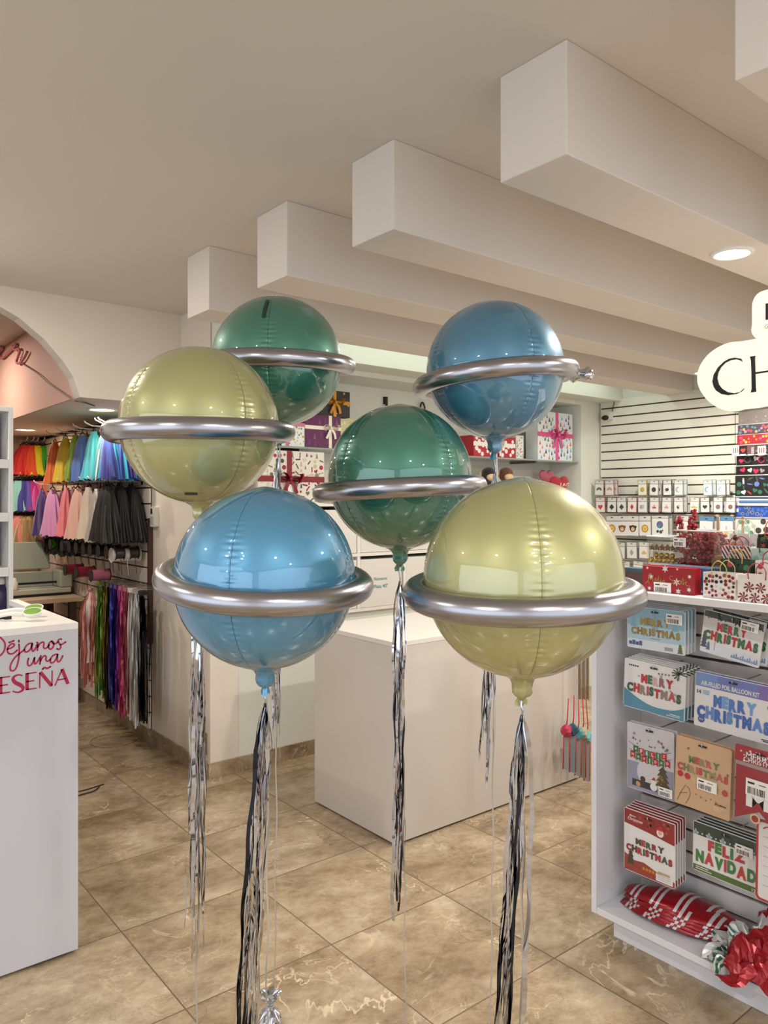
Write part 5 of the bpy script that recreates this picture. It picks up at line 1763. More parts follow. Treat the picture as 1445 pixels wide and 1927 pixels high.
def artC(mb, w, h):
    mb.poly([(-w / 2 + .002, .002), (w / 2 - .002, .002), (w / 2 - .002, h * .27), (w * .3, h * .17), (0.0, h * .15), (-w * .25, h * .24), (-w / 2 + .002, h * .40)], rgb('#4f86a0'), 0.0006)
    mb.stroke([(-w / 2 + .002, h * .41), (-w * .25, h * .25), (0, h * .16), (w * .3, h * .18), (w / 2 - .002, h * .28)], 0.004, WHT, 0.0012)
    foil_text(mb, 'MERRY', 0.012, h * .66, w * .52, h * .18, ['#b3262e', '#3a6b42', '#c9a49a', '#8f5a60'], 0.0018)
    foil_text(mb, 'CHRISTMAS', 0.0, h * .43, w * .88, h * .19, ['#2f5a3a', '#b3262e', '#8f7a6a', '#b34a50'], 0.0018)
    for k in range(5):
        mb.disc(-w * .41 + .008 * k, h * .88, .003, DARK, 0.0014, 8)
    for k in range(10):
        a = k * .5
        mb.stroke([(w * .40, h * .92), (w * .40 + .026 * math.cos(a), h * .90 + .02 * math.sin(a))], 0.004, rgb('#3d4a3c'), 0.0014, 2)
    for k in range(4):
        mb.star(w * .08 + .012 * k, h * .83 + .001 * k, .005, RED if k == 0 else rgb('#8a5a44'), 0.0014, 4)
    flakes(mb, w, h, ['#a58a94', '#8a949c'], 9, 4, .45, .9, .007, 0.0012)
    mb.rect(w * .27, w * .43, h * .08, h * .095, WHT, 0.0014)
    mb.rect(w * .22, w * .43, h * .05, h * .062, WHT, 0.0014)
big_pack('white pack with a blue wave and mixed MERRY CHRISTMAS letters', 1228, 1296, 0.229, 0.168, 2.33, 2.5, artC, 4, short='white blue-wave pack')
def artD(mb, w, h):
    mb.rect(-w / 2 + .002, w / 2 - .002, h * .74, h - .002, rgb('#6a78b5'), 0.0006)
    mb.rect(-w / 2 + .002, -w * .2, h * .74, h - .002, rgb('#6f8fc0'), 0.0008)
    mb.rect(w * .3, w / 2 - .002, h * .74, h - .002, rgb('#7a6aa8'), 0.0008)
    mb.text('AIR-FILLED FOIL BALLOON KIT', -0.012, h * .81, w * .74, WHT, 0.0016, 0.03, h * .085)
    mb.rect(w * .42, w * .49, h * .78, h * .87, rgb('#e0a08a'), 0.0014)
    mb.text('14', -w * .44, h * .64, 0.014, NAVY, 0.0016, 0.03)
    for k in range(3):
        mb.rect(-w * .39, -w * .30, h * (.67 - .03 * k), h * (.685 - .03 * k), rgb('#7fa5d5'), 0.0016)
    foil_text(mb, 'MERRY', 0.006, h * .53, w * .54, h * .22, ['#3f6cb5', '#6f9ad5', '#4a78c0'], 0.0018, 0.075)
    foil_text(mb, 'CHRISTMAS', 0.0, h * .28, w * .92, h * .23, ['#3560a8', '#5a86c8', '#3f6cb5'], 0.0018, 0.075)
    mb.disc(-w * .40, h * .14, .011, rgb('#35508a'), 0.0016)
    mb.text('PCS', -w * .40, h * .14, .012, WHT, 0.002, 0.02)
    mb.disc(w * .46, h * .63, .010, rgb('#4a6aa8'), 0.0016)
    mb.rect(w * .36, w * .45, h * .06, h * .075, DARK, 0.0016)
    mb.rect(w * .38, w * .45, h * .035, h * .05, DARK, 0.0016)
big_pack('pack with purple header AIR-FILLED FOIL BALLOON KIT and blue letters', 1377, 1330, 0.25, 0.175, 2.33, 2, artD, 1, short='purple-headed pack')
def artE(mb, w, h):
    mb.rect(-w / 2 + .002, w / 2 - .002, .002, h * .42, rgb('#8f8fa5'), 0.0005)
    mb.disc(0.0, h * .30, w * .28, rgb('#c9c6cc'), 0.0007, 20)
    for i, s in enumerate(('FELIZ', 'NAVIDAD')):
        nn = len(s) + (1 if i == 0 else 0)
        for k in range(nn):
            q = (k + 0.5) / nn - 0.5
            u, v = q * w * (.72 if i == 0 else .86), h * (.585 if i == 0 else .49) + (q * q) * h * .16
            c = (GRN, RED)[(k + i) % 2]
            mb.poly([(u - .0095, v + .012), (u - .0095, v - .013), (u, v - .007), (u + .0095, v - .013), (u + .0095, v + .012)], c, 0.0014)
            ch = s[k - 1] if (i == 0 and k > 0) else (s[k] if i == 1 else '*')
            if ch != '*':
                mb.text(ch, u, v + .002, .008 if ch != 'I' else .003, WHT, 0.0018, 0.03)
            else:
                mb.star(u, v + .002, .005, WHT, 0.0018)
        mb.stroke([(-w * .45, h * (.70 if i == 0 else .60)), (0, h * (.595 if i == 0 else .50)), (w * .45, h * (.70 if i == 0 else .60))], .0012, DARK, 0.0012)
    mb.tree(w * .27, h * .16, w * .32, h * .30, rgb('#4a3f2a'), 0.0012, 4)
    rnd = random.Random(8)
    for k in range(16):
        mb.disc(w * .27 + rnd.uniform(-.02, .02), h * rnd.uniform(.18, .32), .0025, rgb(('#b3863a', '#b34a3a', '#6a8a4a')[k % 3]), 0.0016, 8)
    mb.rect(-w * .38, w * .15, h * .06, h * .16, rgb('#2a2a30'), 0.0012)
    mb.disc(-w * .25, h * .10, .009, rgb('#c28a5a'), 0.0016)
    mb.disc(-w * .15, h * .19, .010, rgb('#3a2a26'), 0.0014)
    mb.disc(w * .08, h * .12, .013, WHT, 0.0016)
    mb.disc(w * .08, h * .20, .009, WHT, 0.0016)
    mb.poly([(w * .03, h * .22), (w * .13, h * .22), (w * .09, h * .27)], RED, 0.0018)
    flakes(mb, w, h, ['#7f8590', '#a54a50', '#555a60'], 18, 9, .70, .95, .007, 0.0012)
big_pack('silver pack with FELIZ NAVIDAD flag garland and a small fir tree', 1223, 1431, 0.176, 0.226, 2.32, 0, artE, 1, short='silver flag-garland pack', sticker= (.34, .10, .05, .03), back=rgb('#c6c3c8'))
def artF(mb, w, h):
    foil_text(mb, 'MERRY', 0.005, h * .70, w * .56, h * .10, ['#5f7a4a', '#b5484a', '#8a8468', '#b5605a'], 0.0014)
    foil_text(mb, 'CHRISTMAS', 0.0, h * .56, w * .92, h * .11, ['#b5484a', '#6f7a52', '#9a8a6a', '#b5605a'], 0.0014)
    for k, (c, s) in enumerate((('#b3262e', 'heart'), ('#b3262e', 'dot'), ('#c9b08a', 'dot'), ('#4a6b3a', 'star'), ('#8f4a2a', 'star'), ('#a5a06a', 'star'), ('#b5484a', 'dot'))):
        u = w * (-.40 + .135 * k)
        (mb.star if s == 'star' else mb.disc)(u, h * (.43 - .01 * k + (.02 if k < 2 else 0)), .010, rgb(c), 0.0014)
    INK = rgb('#6a4f36')
    mb.stroke([(-w * .44, h * .05), (-w * .30, h * .30), (-w * .20, h * .20), (-w * .28, h * .04)], .0016, INK, 0.0012, 2)
    mb.stroke([(-w * .40, h * .16), (-w * .26, h * .20)], .0014, INK, 0.0012, 2)
    for k in range(6):
        mb.star(w * (-.1 + .09 * k), h * (.22 - .02 * (k % 3)), .005, INK, 0.0012, 4, .2)
    for k in range(3):
        mb.rect(w * .22, w * (.42 - .03 * k), h * (.13 - .022 * k), h * (.142 - .022 * k), rgb('#dcc7a8'), 0.0012)
    mb.rect(w * .24, w * .44, h * .165, h * .185, rgb('#7a4a30'), 0.0012)
    flakes(mb, w, h, ['#7a6a50'], 5, 10, .62, .9, .006, 0.0012)
big_pack('kraft coloured pack with patchwork MERRY CHRISTMAS letters', 1319, 1461, 0.183, 0.221, 2.30, 2, artF, 1, short='kraft pack', sticker= (.10, .40, .065, .036), back=rgb('#c9a582'))
def shapeG(mb, w, h):
    mb.rprism(-w / 2, w / 2, h * .80, h, .006, -0.0005, 0.003, rgb('#9c2430'))
    mb.prism([(-w / 2 + .004, h * .78), (-w / 2 + .004, h * .10), (0, h * .26), (w / 2 - .004, h * .0), (w / 2 - .004, h * .78)][::-1], 0.0, 0.003, rgb('#93252e'))
def artG(mb, w, h):
    mb.rect(-w / 2 + .002, w / 2 - .002, h * .76, h * .805, rgb('#9a8a88'), 0.0012)
    mb.text('MERRY', -.005, h * .90, w * .5, WHT, 0.0016, .02)
    mb.text('CHRISTMAS', 0, h * .845, w * .66, WHT, 0.0016, .02)
    flakes(mb, w, h, ['#e0d6d2'], 8, 12, .82, .98, .006, 0.0014)
    mb.text('M', -.004, h * .40, w * .46, WHT, 0.0014, .05, h * .22)
    barcode(mb, -.004, h * .53, w * .48, h * .20, 0.003, 7)
    mb.disc(-.01, h * .17, .015, rgb('#c9b48a'), 0.0035, 18)
    mb.disc(-.01, h * .17, .010, rgb('#93252e'), 0.0040, 16)
big_pack('dark red swallow-tailed banner pack with a white letter M', 1427, 1490, 0.155, 0.25, 2.29, 2, artG, 0, shape=shapeG, clear=True)
def artH(mb, w, h):
    mb.poly([(-w / 2 + .002, h - .002), (-w / 2 + .002, h * .76), (0, h * .72), (w / 2 - .002, h * .66), (w / 2 - .002, h - .002)][::-1], rgb('#8c2026'), 0.0006)
    mb.poly([(-w / 2 + .002, .002), (w / 2 - .002, .002), (w / 2 - .002, h * .10), (w * .2, h * .14), (-w * .1, h * .22), (-w * .3, h * .2), (-w / 2 + .002, h * .28)], rgb('#93392c'), 0.0006)
    rnd = random.Random(4)
    for k in range(22):
        mb.disc(rnd.uniform(-.45, .45) * w, h * rnd.uniform(.80, .97), .006, rgb(('#a8463c', '#7a181e')[k % 2]), 0.0010, 4)
    mb.text('Merry', -w * .32, h * .90, w * .13, WHT, 0.0016, .01, shear=.3)
    mb.text('Christmas', -w * .27, h * .85, w * .30, WHT, 0.0016, .01, shear=.3)
    foil_text(mb, 'MERRY', 0.004, h * .52, w * .56, h * .10, ['#4a3a34', '#a5323a', '#3f5a40', '#8f2a30'], 0.0018)
    foil_text(mb, 'CHRISTMAS', 0, h * .385, w * .90, h * .11, ['#8f2a30', '#4a3a34', '#a5323a', '#3f5a40'], 0.0018)
    mb.disc(w * .22, h * .78, .013, WHT, 0.0014)
    mb.disc(w * .22, h * .785, .007, rgb('#d9a890'), 0.0018)
    mb.poly([(w * .14, h * .82), (w * .30, h * .82), (w * .24, h * .90)], RED, 0.0018)
    mb.tree(-w * .36, h * .12, w * .16, h * .24, rgb('#3f3a2a'), 0.0014, 4)
    for k in range(6):
        mb.star(-w * .1 + .012 * k, h * .13, .008, rgb('#c28a2a'), 0.0014)
    mb.rect(w * .14, w * .46, h * .03, h * .14, WHT, 0.0016)
    mb.rect(w * .18, w * .40, h * .15, h * .18, rgb('#b59a6a'), 0.0018)
    for k in range(3):
        mb.rect(w * .18, w * .42, h * (.12 - .03 * k), h * (.126 - .03 * k), rgb('#8a8480'), 0.0020)
big_pack('red and white pack with a MERRY CHRISTMAS print over the striped stack', 1221, 1594, 0.192, 0.214, 2.32, 0, artH, 4, dy=-0.001, short='red and white pack')
def artI(mb, w, h):
    mb.rect(-w / 2 + .002, w / 2 - .002, h * .80, h - .002, rgb('#2a3f34'), 0.0006)
    mb.rect(-w / 2 + .002, w / 2 - .002, .002, h * .13, rgb('#4a6a34'), 0.0006)
    for k in range(14):
        mb.tree(w * (-.46 + .07 * k), h * .74, w * .08, h * (.12 + .03 * (k % 3)), rgb(('#8fa0a8', '#31493a', '#26392f')[k % 3]), 0.0009 + .00002 * k, 3)
    foil_text(mb, 'FELIZ', 0.004, h * .60, w * .56, h * .22, ['#b83a3e', '#3a7a3f'], 0.0018, .07)
    foil_text(mb, 'NAVIDAD', 0, h * .32, w * .90, h * .25, ['#3a7a3f', '#b83a3e'], 0.0018, .07)
    mb.rect(-w * .45, -w * .25, h * .09, h * .105, WHT, 0.0012)
    mb.rect(-w * .45, -w * .20, h * .05, h * .065, WHT, 0.0012)
    mb.text('12', w * .42, h * .06, .012, WHT, 0.0012, .02)
big_pack('green edged pack with FELIZ NAVIDAD in red and green', 1364, 1612, 0.217, 0.160, 2.36, 1, artI, 3, short='green-edged pack', sticker= (.28, .76, .055, .032))
def artJ(mb, w, h):
    mb.rprism(-w / 2, w / 2, 0, h, .012, -0.0005, 0.003, rgb('#a82a34'))
    mb.rprism(-w / 2 + .007, w / 2 - .007, .007, h - .007, .010, -0.0010, 0.0, rgb('#d9d4d2'))
    for k in range(6):
        mb.stroke([(-w * .36, h * (.2 + .12 * k)), (w * .36, h * (.2 + .12 * k))], .0012, rgb('#8a8480'), 0.0014, 2)
    mb.stroke([(-w * .36, h * .90), (-w * .28, h * .93), (-w * .2, h * .9)], .004, RED, 0.0014)
big_pack('white list card with a red rim cut by the picture edge', 1470, 1632, 0.15, 0.24, 2.30, 1, artJ, 0)

# ------------------------------------------------------------------ striped foil stockings stacked on the base shelf
SR, SW, SB = mat('#8c0f1a', 0.25, 0.3), mat('#b9b8bb', 0.3, 0.2), mat('#6a0f17', 0.3, 0.3)
def striped(label, y0, x0, z, length, seed, turn):
    rnd = random.Random(seed)
    t = thing('striped_foil_stocking', label, 'foil decoration', (x0, y0, z), FACE_X + turn, 'flat striped foil decorations on the base shelf')
    nu, nv = 40, 6
    def outline(s):
        lo = -0.075 * math.sin(PI * min(1, s * 1.15 + 0.08)) ** 0.6
        hi = 0.085 * math.sin(PI * min(1, 0.10 + s * 0.9)) ** 0.8 + 0.02 * s
        return lo, hi
    def fn(s, q):
        lo, hi = outline(s)
        yb = -(lo + (hi - lo) * q)
        zz = 0.026 * math.sin(PI * q) * math.sin(PI * min(1, s + 0.1)) + 0.018 * math.sin(PI * s) + 0.0015 * math.sin(30 * s + seed)
        return ((s) * length, -yb * 1.0 - 0.0, zz)
    pat = []
    for i in range(nu):
        k = i % 8
        pat.append(SW if k in (3, 5) else SR)
    mb = MB()
    mb.grid(fn, nu, nv, lambda i, j: pat[i])
    mb.build('sheet', t, solid=0.003)
    cuff = MB()
    cuff.tube([(length * 0.98, 0.02 - 0.012 * k, 0.008 + 0.004 * math.sin(k)) for k in range(8)], 0.006, SW, 6)
    cuff.build('cuff', t)
    return t
order = ('topmost', 'second from the top', 'third from the top', 'fourth from the top', 'fifth from the top', 'lowest')
for k in range(6):
    striped('red and white striped foil stocking, %s of its stack' % order[k], 1.565 - 0.006 * ((k * 3) % 5), 2.385 - 0.004 * k, 0.098 + 0.0068 * (5 - k) + 0.002, 0.42 + 0.008 * (k % 3), k, R(3) - R(1.2) * k)
def crumple(label, cx, cy, z, sx, sy, hgt, seed, pattern, rz=0.0):
    t = thing('crumpled_foil_bag', label, 'foil bag', (cx, cy, z), rz, 'crumpled foil bags on the base shelf')
    nu, nv = 26, 22
    def fn(s, q):
        x, y = (s - .5) * sx, (q - .5) * sy
        e = (1 - (2 * abs(s - .5)) ** 3) * (1 - (2 * abs(q - .5)) ** 3)
        nzv = noise.noise(Vector((s * 3.1 + seed, q * 3.3, seed * .7)))
        n2 = noise.noise(Vector((s * 8 + seed, q * 7, 3.3)))
        rid = abs(noise.noise(Vector((s * 5 + seed, q * 5, 9.1))))
        zz = hgt * (0.25 + 0.75 * e) * (0.62 + 0.6 * nzv) + hgt * 0.35 * (0.5 - rid) * e + 0.02 * n2 * e
        return (x + 0.03 * nzv, y + 0.03 * n2, max(zz, 0.001))
    MB().grid(fn, nu, nv, pattern, smooth=False).build('sheet', t, solid=0.002)
    tie = MB().tube(smooth_path([(sx * .3, sy * .2, hgt * .6), (sx * .45, sy * .3, hgt * .5), (sx * .5, sy * .45, hgt * .3)], 5), 0.004, SW, 6)
    tie.build('gathered_corner', t)
    return t
GS = mat('#1e5a3a', 0.3, 0.2)
FW_ = mat('#c3c4c4', 0.25, 0.3)
FR_ = mat('#96121f', 0.22, 0.3)
def pat1(i, j):
    return GS if (j % 9) in (2, 4) else FW_
def pat2(i, j):
    return FW_ if (i < 7 and j > 4) else FR_
def pat3(i, j):
    return GS if (i % 10) in (3, 5) else FW_
crumple('crumpled white foil bag with green stripes beside the striped stack', 2.335, 1.155, 0.0985, 0.16, 0.13, 0.09, 1.3, pat1, R(20))
crumple('crumpled red and silver foil bag standing up at the shelf end', 2.42, 1.06, 0.0985, 0.13, 0.15, 0.18, 4.1, pat2, R(-30))
crumple('crumpled white and green foil bag hanging over the shelf lip', 2.262, 1.14, 0.100, 0.12, 0.10, 0.05, 8.4, pat3, R(50))
crumple('crumpled red foil bag spilling over the base shelf edge', 2.275, 1.045, 0.100, 0.20, 0.19, 0.13, 6.2, lambda i, j: FR_ if not (i > 21 and j < 8) else FW_, R(10))
# ================================================================== things on top of the gondola
def on_top(px, X):
    return at_X(px, 1100, X).y
# flat gift boxes
XB = 2.272
p0, p1 = at_X(1209, 1064, XB), at_X(1307, 1072, XB)
w = p0.y - p1.y
h = at_X(1209, 1064, XB).z - ZGT
t = thing('gift_box', 'flat red gift box with Hello Santa script and a barcode sticker', 'box', (XB, (p0.y + p1.y) / 2, ZGT), FACE_X, 'flat gift boxes on the gondola top')
mb = MB().box(-w / 2, w / 2, 0, 0.030, 0, h, mat('#98131d', 0.4))
SNOW = mat('#d9d0cc', 0.5)
GOLDP = mat('#b0894a', 0.35, 0.4)
for u, v, s in ((-.40, .92, .006), (-.05, .93, .013), (.18, .95, .005), (.41, .70, .008), (.40, .20, .009), (.20, .10, .011), (-.33, .58, .011), (.17, .45, .014), (-.36, .12, .008), (.02, .06, .005)):
    mb.star(u * w, v * h, s, SNOW, 0.001, 6, .42)
G = lambda a: [(x * w, y * h) for x, y in a]
for s in ([(-.44, .30), (-.38, .42), (-.34, .66), (-.36, .70), (-.38, .5), (-.36, .28)], [(-.37, .48), (-.31, .52), (-.28, .66), (-.29, .45), (-.27, .34)], [(-.26, .42), (-.22, .46), (-.23, .54), (-.26, .46), (-.24, .36), (-.20, .44), (-.17, .64), (-.18, .40), (-.14, .46), (-.12, .64), (-.13, .40), (-.09, .46), (-.06, .50), (-.08, .40), (-.05, .42)],
          [(.10, .66), (.05, .66), (.04, .56), (.09, .50), (.10, .40), (.03, .38)], [(.17, .50), (.13, .46), (.14, .38), (.18, .46), (.19, .38), (.22, .50), (.25, .50), (.25, .38), (.29, .62), (.29, .38), (.32, .46), (.36, .50), (.34, .38), (.42, .34)], [(.26, .54), (.33, .56)]):
    mb.stroke(G(s), 0.0022, GOLDP, 0.0014)
mb.build('box', t)
st = MB(); barcode(st, -.10 * w, .19 * h, .062, .034, 0.002, 3); st.build('barcode_sticker', t)
MB().box(-w / 2 - .001, w / 2 + .001, .0302, .036, 0, h + .002, mat('#b5303c', .4)).build('lid', t)
for k, (nm, c, dx) in enumerate((('blue', '#3f6086', .040), ('slate blue', '#55718f', .078))):
    b = thing('gift_box', 'flat %s gift box standing behind the red one' % nm, 'box', (XB + dx, (p0.y + p1.y) / 2 - .028 - .010 * k, ZGT), FACE_X, 'flat gift boxes on the gondola top')
    mb = MB().box(-w / 2, w / 2, 0, 0.026, 0, h * 1.0, mat(c, 0.4))
    for u, v, s in ((.3, .3, .01), (.42, .6, .008), (.36, .12, .007)):
        mb.star(u * w, v * h, s, SNOW, 0.001, 6, .42)
    mb.build('box', b)
    MB().box(-w / 2 - .001, w / 2 + .001, .0262, .032, 0, h * 1.0 + .002, mat('#8fa5ba', .4)).build('lid', b)
y = on_top(1192, 2.42)
b = thing('small_box', 'small dark patterned box at the gondola end behind the pistachio balloon', 'box', (2.41, y - .01, ZGT), FACE_X)
MB().box(-.05, .05, 0, .05, 0, .045, mat('#4a2a26', .5)).build('box', b)
MB().box(-.051, .051, -.001, .051, .0452, .058, mat('#2a4a55', .5)).build('lid', b)
# clear tub of gold ornaments
XT = 2.40
def tub(label, px0, px1, ytop, depth):
    a, b = on_top(px0, XT), on_top(px1, XT)
    z = at_X((px0 + px1) / 2, ytop, XT).z
    t = thing('clear_tub', label, 'tub', (XT, (a + b) / 2, ZGT), FACE_X, 'clear tubs on the gondola top')
    w, h = a - b, z - ZGT
    mb = MB()
    mb.rprism(-w / 2, w / 2, 0.0, h, 0.006, 0.0, 0.0015, FILMG)
    mb.rprism(-w / 2, w / 2, 0.0, h, 0.006, depth - .0015, depth, FILMG)
    mb.box(-w / 2, -w / 2 + .0015, .002, depth - .002, 0.006, h - .006, FILMG)
    mb.box(w / 2 - .0015, w / 2, .002, depth - .002, 0.006, h - .006, FILMG)
    mb.box(-w / 2 + .004, w / 2 - .004, 0.004, depth - .004, 0.0005, .002, FILMG)
    mb.build('walls', t)
    rim = MB()
    rim.tube([(-w / 2, 0, h), (w / 2, 0, h), (w / 2, depth, h), (-w / 2, depth, h)], 0.0025, mat('#d6d6d0', 0.2), 6, closed=True)
    rim.build('rim', t)
    return t, w, h
t, w, h = tub('clear tiered tub of gold and bronze ornaments beside the red berries', 1217, 1267, 1010, 0.10)
for z in (.48 * h, .72 * h):
    MB().box(-w / 2 + .003, w / 2 - .003, .004, .096, z - .002, z, mat('#cfcdc4', .3)).build('tray', t)
rnd = random.Random(2)
cy = (on_top(1217, XT) + on_top(1267, XT)) / 2
for k in range(26):
    top = k >= 16
    zz = (.72 * h if top else .48 * h) + .0095
    if k < 12:
        u, v = -w * .42 + (k % 6) * w * .165, 0.016 + 0.028 * (k // 6)
    elif k < 16:
        u, v = -w * .3 + (k - 12) * w * .2, 0.028
        zz += .016
    else:
        kk = k - 16
        u, v = -w * .40 + (kk % 5) * w * .20, 0.018 + .03 * (kk // 5)
    g = thing('ornament', ('bronze star ornament on the upper tray of the clear tub' if top else 'gold ball ornament on the lower tray of the clear tub'), 'ornament', (XT + v, cy - u, ZGT + zz), FACE_X, 'bronze ornaments in the clear tub' if top else 'gold ornaments in the clear tub')
    if top:
        m_ = MB()
        m_.prism([(.012 * (1 if i % 2 == 0 else .5) * math.cos(PI / 2 + PI * i / 5), .012 * (1 if i % 2 == 0 else .5) * math.sin(PI / 2 + PI * i / 5)) for i in range(10)], -.003, .003, mat('#6a4a30', .3, .6))
        m_.build('star', g)
    else:
        MB().ball((0, 0, 0), .0092, mat('#c9a03a', .2, .9), 10, 7).build('ball', g)
# red berries
t, w, h = tub('clear tub packed with red berry sprays and a price tag', 1268, 1344, 999, 0.13)
tg = MB()
barcode(tg, -w * .34, h * .80, .046, .030, 0.004, 11)
tg.build('price_tag', t)
yb = (on_top(1268, XT) + on_top(1344, XT)) / 2
BER = mat('#9a1020', 0.22, coat=0.3)
BER2 = mat('#7a0c1c', 0.25, coat=0.3)
bb = MB()
rnd = random.Random(31)
for k in range(900):
    u, v, z = rnd.uniform(-w / 2 + .008, w / 2 - .008), rnd.uniform(.008, .122), rnd.uniform(.008, h * .96)
    bb.ball((u, v, z), rnd.uniform(.0055, .0075), BER if k % 3 else BER2, 8, 6)
o = bb.build('berries')
o.location = (XT, yb, ZGT)
o.rotation_euler = (0, 0, FACE_X)
tag(o, 'mass of shiny red berries filling the clear tub', 'berries', kind='stuff')
for i, (px, py, n_) in enumerate(((1278, 985, 26), (1303, 972, 34))):
    p = at_X(px, py + 12, XT + .06)
    s = thing('berry_spray', ('short red berry spray poking out of the tub beside the price tag', 'tall red berry spray rising from the middle of the tub')[i], 'berry spray', (XT + .06, p.y, ZGT + h * .80), FACE_X, 'berry sprays above the tub')
    hb = p.z - (ZGT + h * .80) + .035
    MB().tube([(0, 0, -.02), (.002, 0, hb * .5), (0, 0, hb)], .0018, mat('#4a3020', .6), 5).build('stem', s)
    m_ = MB()
    for k in range(n_):
        a = rnd.uniform(0, 6.28)
        z = rnd.uniform(hb * .35, hb * 1.1)
        r_ = .013 * (1.15 - .5 * z / hb)
        m_.ball((r_ * math.cos(a), r_ * math.sin(a), z), rnd.uniform(.0055, .007), BER, 8, 6)
    m_.build('berries', s)
# gift bags
def gift_bag(label, px0, px1, ytop, X, paper, deco, hcol, hh=0.05, depth=0.05, tissue=None):
    a, b = on_top(px0, X), on_top(px1, X)
    w = a - b
    z = at_X((px0 + px1) / 2, ytop, X).z
    h = z - ZGT
    t = thing('gift_bag', label, 'gift bag', (X, (a + b) / 2, ZGT), FACE_X, 'paper gift bags on the gondola top')
    mb = MB()
    mb.box(-w / 2, w / 2, 0, .0012, 0, h, paper).box(-w / 2, w / 2, depth - .0012, depth, 0, h, paper)
    for s in (-1, 1):
        x = s * w / 2
        mb.quad((x, 0, 0), (x, depth / 2, 0), (x - s * .008, depth / 2, h), (x, 0, h), paper)
        mb.quad((x, depth / 2, 0), (x, depth, 0), (x, depth, h), (x - s * .008, depth / 2, h), paper)
    mb.quad((-w / 2, 0, .001), (w / 2, 0, .001), (w / 2, depth, .001), (-w / 2, depth, .001), paper)
    deco(mb, w, h)
    mb.build('bag', t)
    for s, yy in enumerate((-.001, depth + .001)):
        pts = smooth_path([(-w * .22, yy, h - .012), (-w * .21, yy, h + hh * .5), (0, yy - .004, h + hh), (w * .21, yy, h + hh * .5), (w * .22, yy, h - .012)], 6)
        MB().tube(pts, .0016, mat(hcol, .5), 6).build('handle', t)
    return t
def swirls(mb, w, h):
    cr = mat('#7a1c1e', .45)
    s = .0165
    rows_ = int(h / (s * 1.9)) + 1
    for r_ in range(rows_):
        for c in range(int(w / (s * 2)) + 2):
            u = -w / 2 + s + c * s * 2.05 - (s if r_ % 2 else 0)
            v = s * .8 + r_ * s * 1.85
            if abs(u) > w / 2 - s * .9 or v > h - s * .9 or v < s * .7:
                continue
            for k in range(7):
                a = k * 2 * PI / 7 + r_
                p_ = [(u, v)] + [(u + s * q * math.cos(a + d), v + s * q * math.sin(a + d)) for q, d in ((.5, .10), (.95, .35), (.95, .75), (.55, .62))]
                mb.poly(p_, cr, .0009)
def diag(mb, w, h):
    for k in range(-9, 16):
        u = -w / 2 + k * .0115
        c = mat(('#8f1a22', '#1c1918')[k % 2], .45)
        pts = [(u, h), (u + .005, h), (u + .005 + h * .6, 0), (u + h * .6, 0)]
        cl = []
        # clip the stripe to the bag front
        def clip(poly, fn):
            out = []
            for i in range(len(poly)):
                A, B = poly[i], poly[(i + 1) % len(poly)]
                fa, fb = fn(A), fn(B)
                if fa >= 0:
                    out.append(A)
                if (fa >= 0) != (fb >= 0):
                    t_ = fa / (fa - fb)
                    out.append((A[0] + (B[0] - A[0]) * t_, A[1] + (B[1] - A[1]) * t_))
            return out
        q = clip(clip(pts, lambda p: p[0] + w / 2 - .0005), lambda p: w / 2 - .0005 - p[0]) if pts else []
        if len(q) >= 3:
            mb.poly(q[::-1], c, .0009)
WB = mat('#ddd6d0', 0.5)
gift_bag('white gift bag with dark red and black dots and gold cord handles', 1323, 1384, 1078, 2.262, WB, scatter(41, ['#7d1a1e', '#8a2a26', '#191616', '#c9c2bc', '#7d1a1e', '#8a5a34'], 60, .0058, ['dot']), '#b5975a', .036)
gift_bag('white gift bag with dark red peppermint swirls', 1388, 1462, 1083, 2.252, WB, swirls, '#9a2a30', .036)
gift_bag('dark green gift bag with red berries and leaves', 1356, 1412, 1053, 2.325, mat('#1c3a28', .5), scatter(42, ['#2f6b45', '#a8323a', '#163020', '#3f7a52', '#b5484a'], 46, .010, ['leaf', 'dot', 'leaf', 'leaf']), '#b5975a', .03, .036)
gift_bag('white gift bag with red and pink flowers', 1421, 1476, 1056, 2.325, WB, scatter(43, ['#8f1a2a', '#b53a4a', '#c98a92', '#2a2a2a'], 40, .012, ['star', 'star', 'dot']), '#8f1a22', .03, .036)
gift_bag('gift bag with diagonal dark red and black stripes', 1358, 1413, 1028, 2.372, WB, diag, '#9a2a30', .03, .036)
gift_bag('pale mint gift bag with a dark cord handle', 1414, 1472, 1033, 2.372, mat('#b5c9bd', .5), scatter(44, ['#c9d6cc', '#8fb0a2', '#c9a8a8'], 26, .009, ['star', 'dot']), '#2a2422', .03, .036)
gift_bag('tall white gift bag printed with pastel balloons and white handles', 1373, 1424, 1005, 2.418, WB, scatter(45, ['#c9605a', '#b5b0b5', '#d9a0a0', '#1c1a1a', '#8fa59a', '#c98a6a', '#d06a5a'], 34, .0115, ['dot']), '#e0dad2', .045, .036)
gift_bag('tall black gift bag with orange and red flowers', 1426, 1476, 1006, 2.418, mat('#1a1412', .5), scatter(46, ['#b5482a', '#c98a3a', '#7a1a1a', '#4a6a3a'], 34, .011, ['star', 'dot', 'leaf']), '#b5662a', .045, .036)
for i, (px, lb) in enumerate(((1350.5, 'flat wooden stake standing behind the diagonal striped bag'), (1397.5, 'flat wooden stake standing behind the pastel balloon bag'))):
    p = at_X(px, 972, 2.475)
    t = thing('wooden_stake', lb, 'stake', (2.475, p.y, ZGT), FACE_X, 'flat wooden stakes on the gondola top')
    MB().box(-.0045, .0045, 0, .004, .004, p.z - ZGT, mat('#c9a078', .55)).build('slat', t, .001)
    MB().box(-.018, .018, -.006, .014, 0, .0035, mat('#b58a60', .55)).build('foot', t)
y = on_top(1351, 2.47)
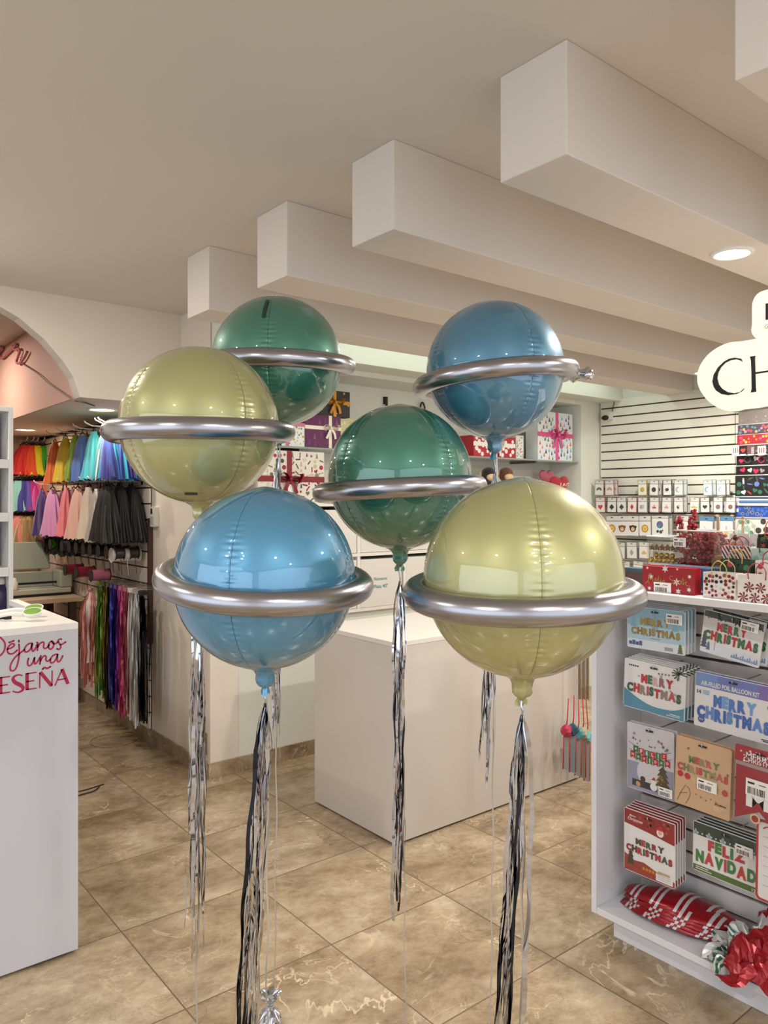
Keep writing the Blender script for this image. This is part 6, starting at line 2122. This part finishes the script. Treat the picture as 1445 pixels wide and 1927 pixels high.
for k in range(4):
    b = thing('wooden_slice', ('wooden slice, topmost of the pile between berries and bags', 'wooden slice, second of the pile between berries and bags', 'wooden slice, third of the pile between berries and bags', 'wooden slice at the bottom of the pile between berries and bags')[3 - k], 'wooden slice', (2.435 , on_top(1355, 2.435) , ZGT + .0301 * k), FACE_X, 'wooden slices piled on the gondola top')
    MB().lathe([(.026, 0), (.028, .002), (.028, .027), (.026, .029)], mat('#8a6a4c', .6), 20).build('bark', b)
    MB().lathe([(.0245, .0291), (.0245, .0299)], mat('#c2a07a', .6), 20).build('face', b)

# ================================================================== hanging lit sign
XSGN = 2.42
def cs(x, y):
    p = at_X(1250 + x / 4.815, 400 + y / 4.815, XSGN)
    return p.y, p.z
yc, zc = cs(939, 1400)
def loc2(pts):
    return [(yc - cs(*q)[0], cs(*q)[1] - zc) for q in pts]
t = thing('hanging_sign', 'lit white cloud-shaped sign with dark CH letters hanging over the gondola', 'sign', (XSGN, yc, zc), FACE_X)
out = [(835, 1142), (805, 1115), (787, 1065), (795, 1005), (795, 850), (812, 780), (855, 728), (939, 697), (1060, 685), (1190, 700), (1265, 760), (1290, 860), (1285, 1000), (1260, 1060), (1330, 1090), (1450, 1120), (1530, 1210), (1550, 1360), (1530, 1520), (1450, 1640), (1320, 1700), (1120, 1730), (939, 1755), (850, 1772), (740, 1782), (660, 1800), (560, 1795), (470, 1760), (390, 1700), (330, 1620), (300, 1540), (302, 1450), (332, 1370), (400, 1282), (500, 1212), (600, 1176), (700, 1166)]
lo = loc2(out)
lo = [(p.x, p.y) for p in smooth_path([(a, b, 0) for a, b in lo + [lo[0]]], 4)[:-1]]
SIGNF = mat('#f6ecd8', 0.35, emit=0.58, name='lit_acrylic')
SIGNS = mat('#6a6258', 0.5)
lt = MB().prism(lo[::-1], 0.0, 0.045, SIGNF, SIGNS)
INK = mat('#16211f', 0.45)
lt.poly(loc2([(718, 1357), (700, 1325), (640, 1315), (590, 1325), (545, 1350), (490, 1402), (450, 1470), (438, 1530), (448, 1575), (470, 1612), (520, 1645), (580, 1656), (660, 1645), (713, 1617), (735, 1590), (720, 1598), (690, 1625), (640, 1638), (580, 1628), (530, 1598), (500, 1560), (485, 1500), (495, 1450), (520, 1402), (560, 1362), (610, 1338), (660, 1331), (695, 1342)])[::-1], INK, 0.003)
def Hstem(dx, dy):
    return loc2([(x + dx, y + dy) for x, y in [(778, 1306), (830, 1298), (826, 1330), (830, 1450), (834, 1590), (838, 1624), (785, 1632), (794, 1600), (792, 1450), (788, 1345)]])
lt.poly(Hstem(0, 0), INK, 0.003)
lt.poly(Hstem(210, -32), INK, 0.003)
lt.poly(loc2([(830, 1448), (1000, 1422), (1000, 1438), (830, 1464)]), INK, 0.0032)
lt.poly(loc2([(920, 826), (1000, 812), (1000, 962), (920, 976)]), mat('#3a2238', .45), 0.003)
g = loc2([(945, 1022), (925, 1020), (915, 1032), (918, 1046), (935, 1046), (944, 1036), (934, 1034)])
lt.stroke(g, .0018, mat('#8a8478', .5), 0.003, 4)
lt.build('light_box', t)
for x in (1000, 1180):
    u, v = loc2([(x, 720)])[0]
    MB().tube([(u, .022, v - .01), (u, .022, CEIL - zc)], .004, mat('#b5b0a8', .3, .6), 8).build('hanging_rod', t)
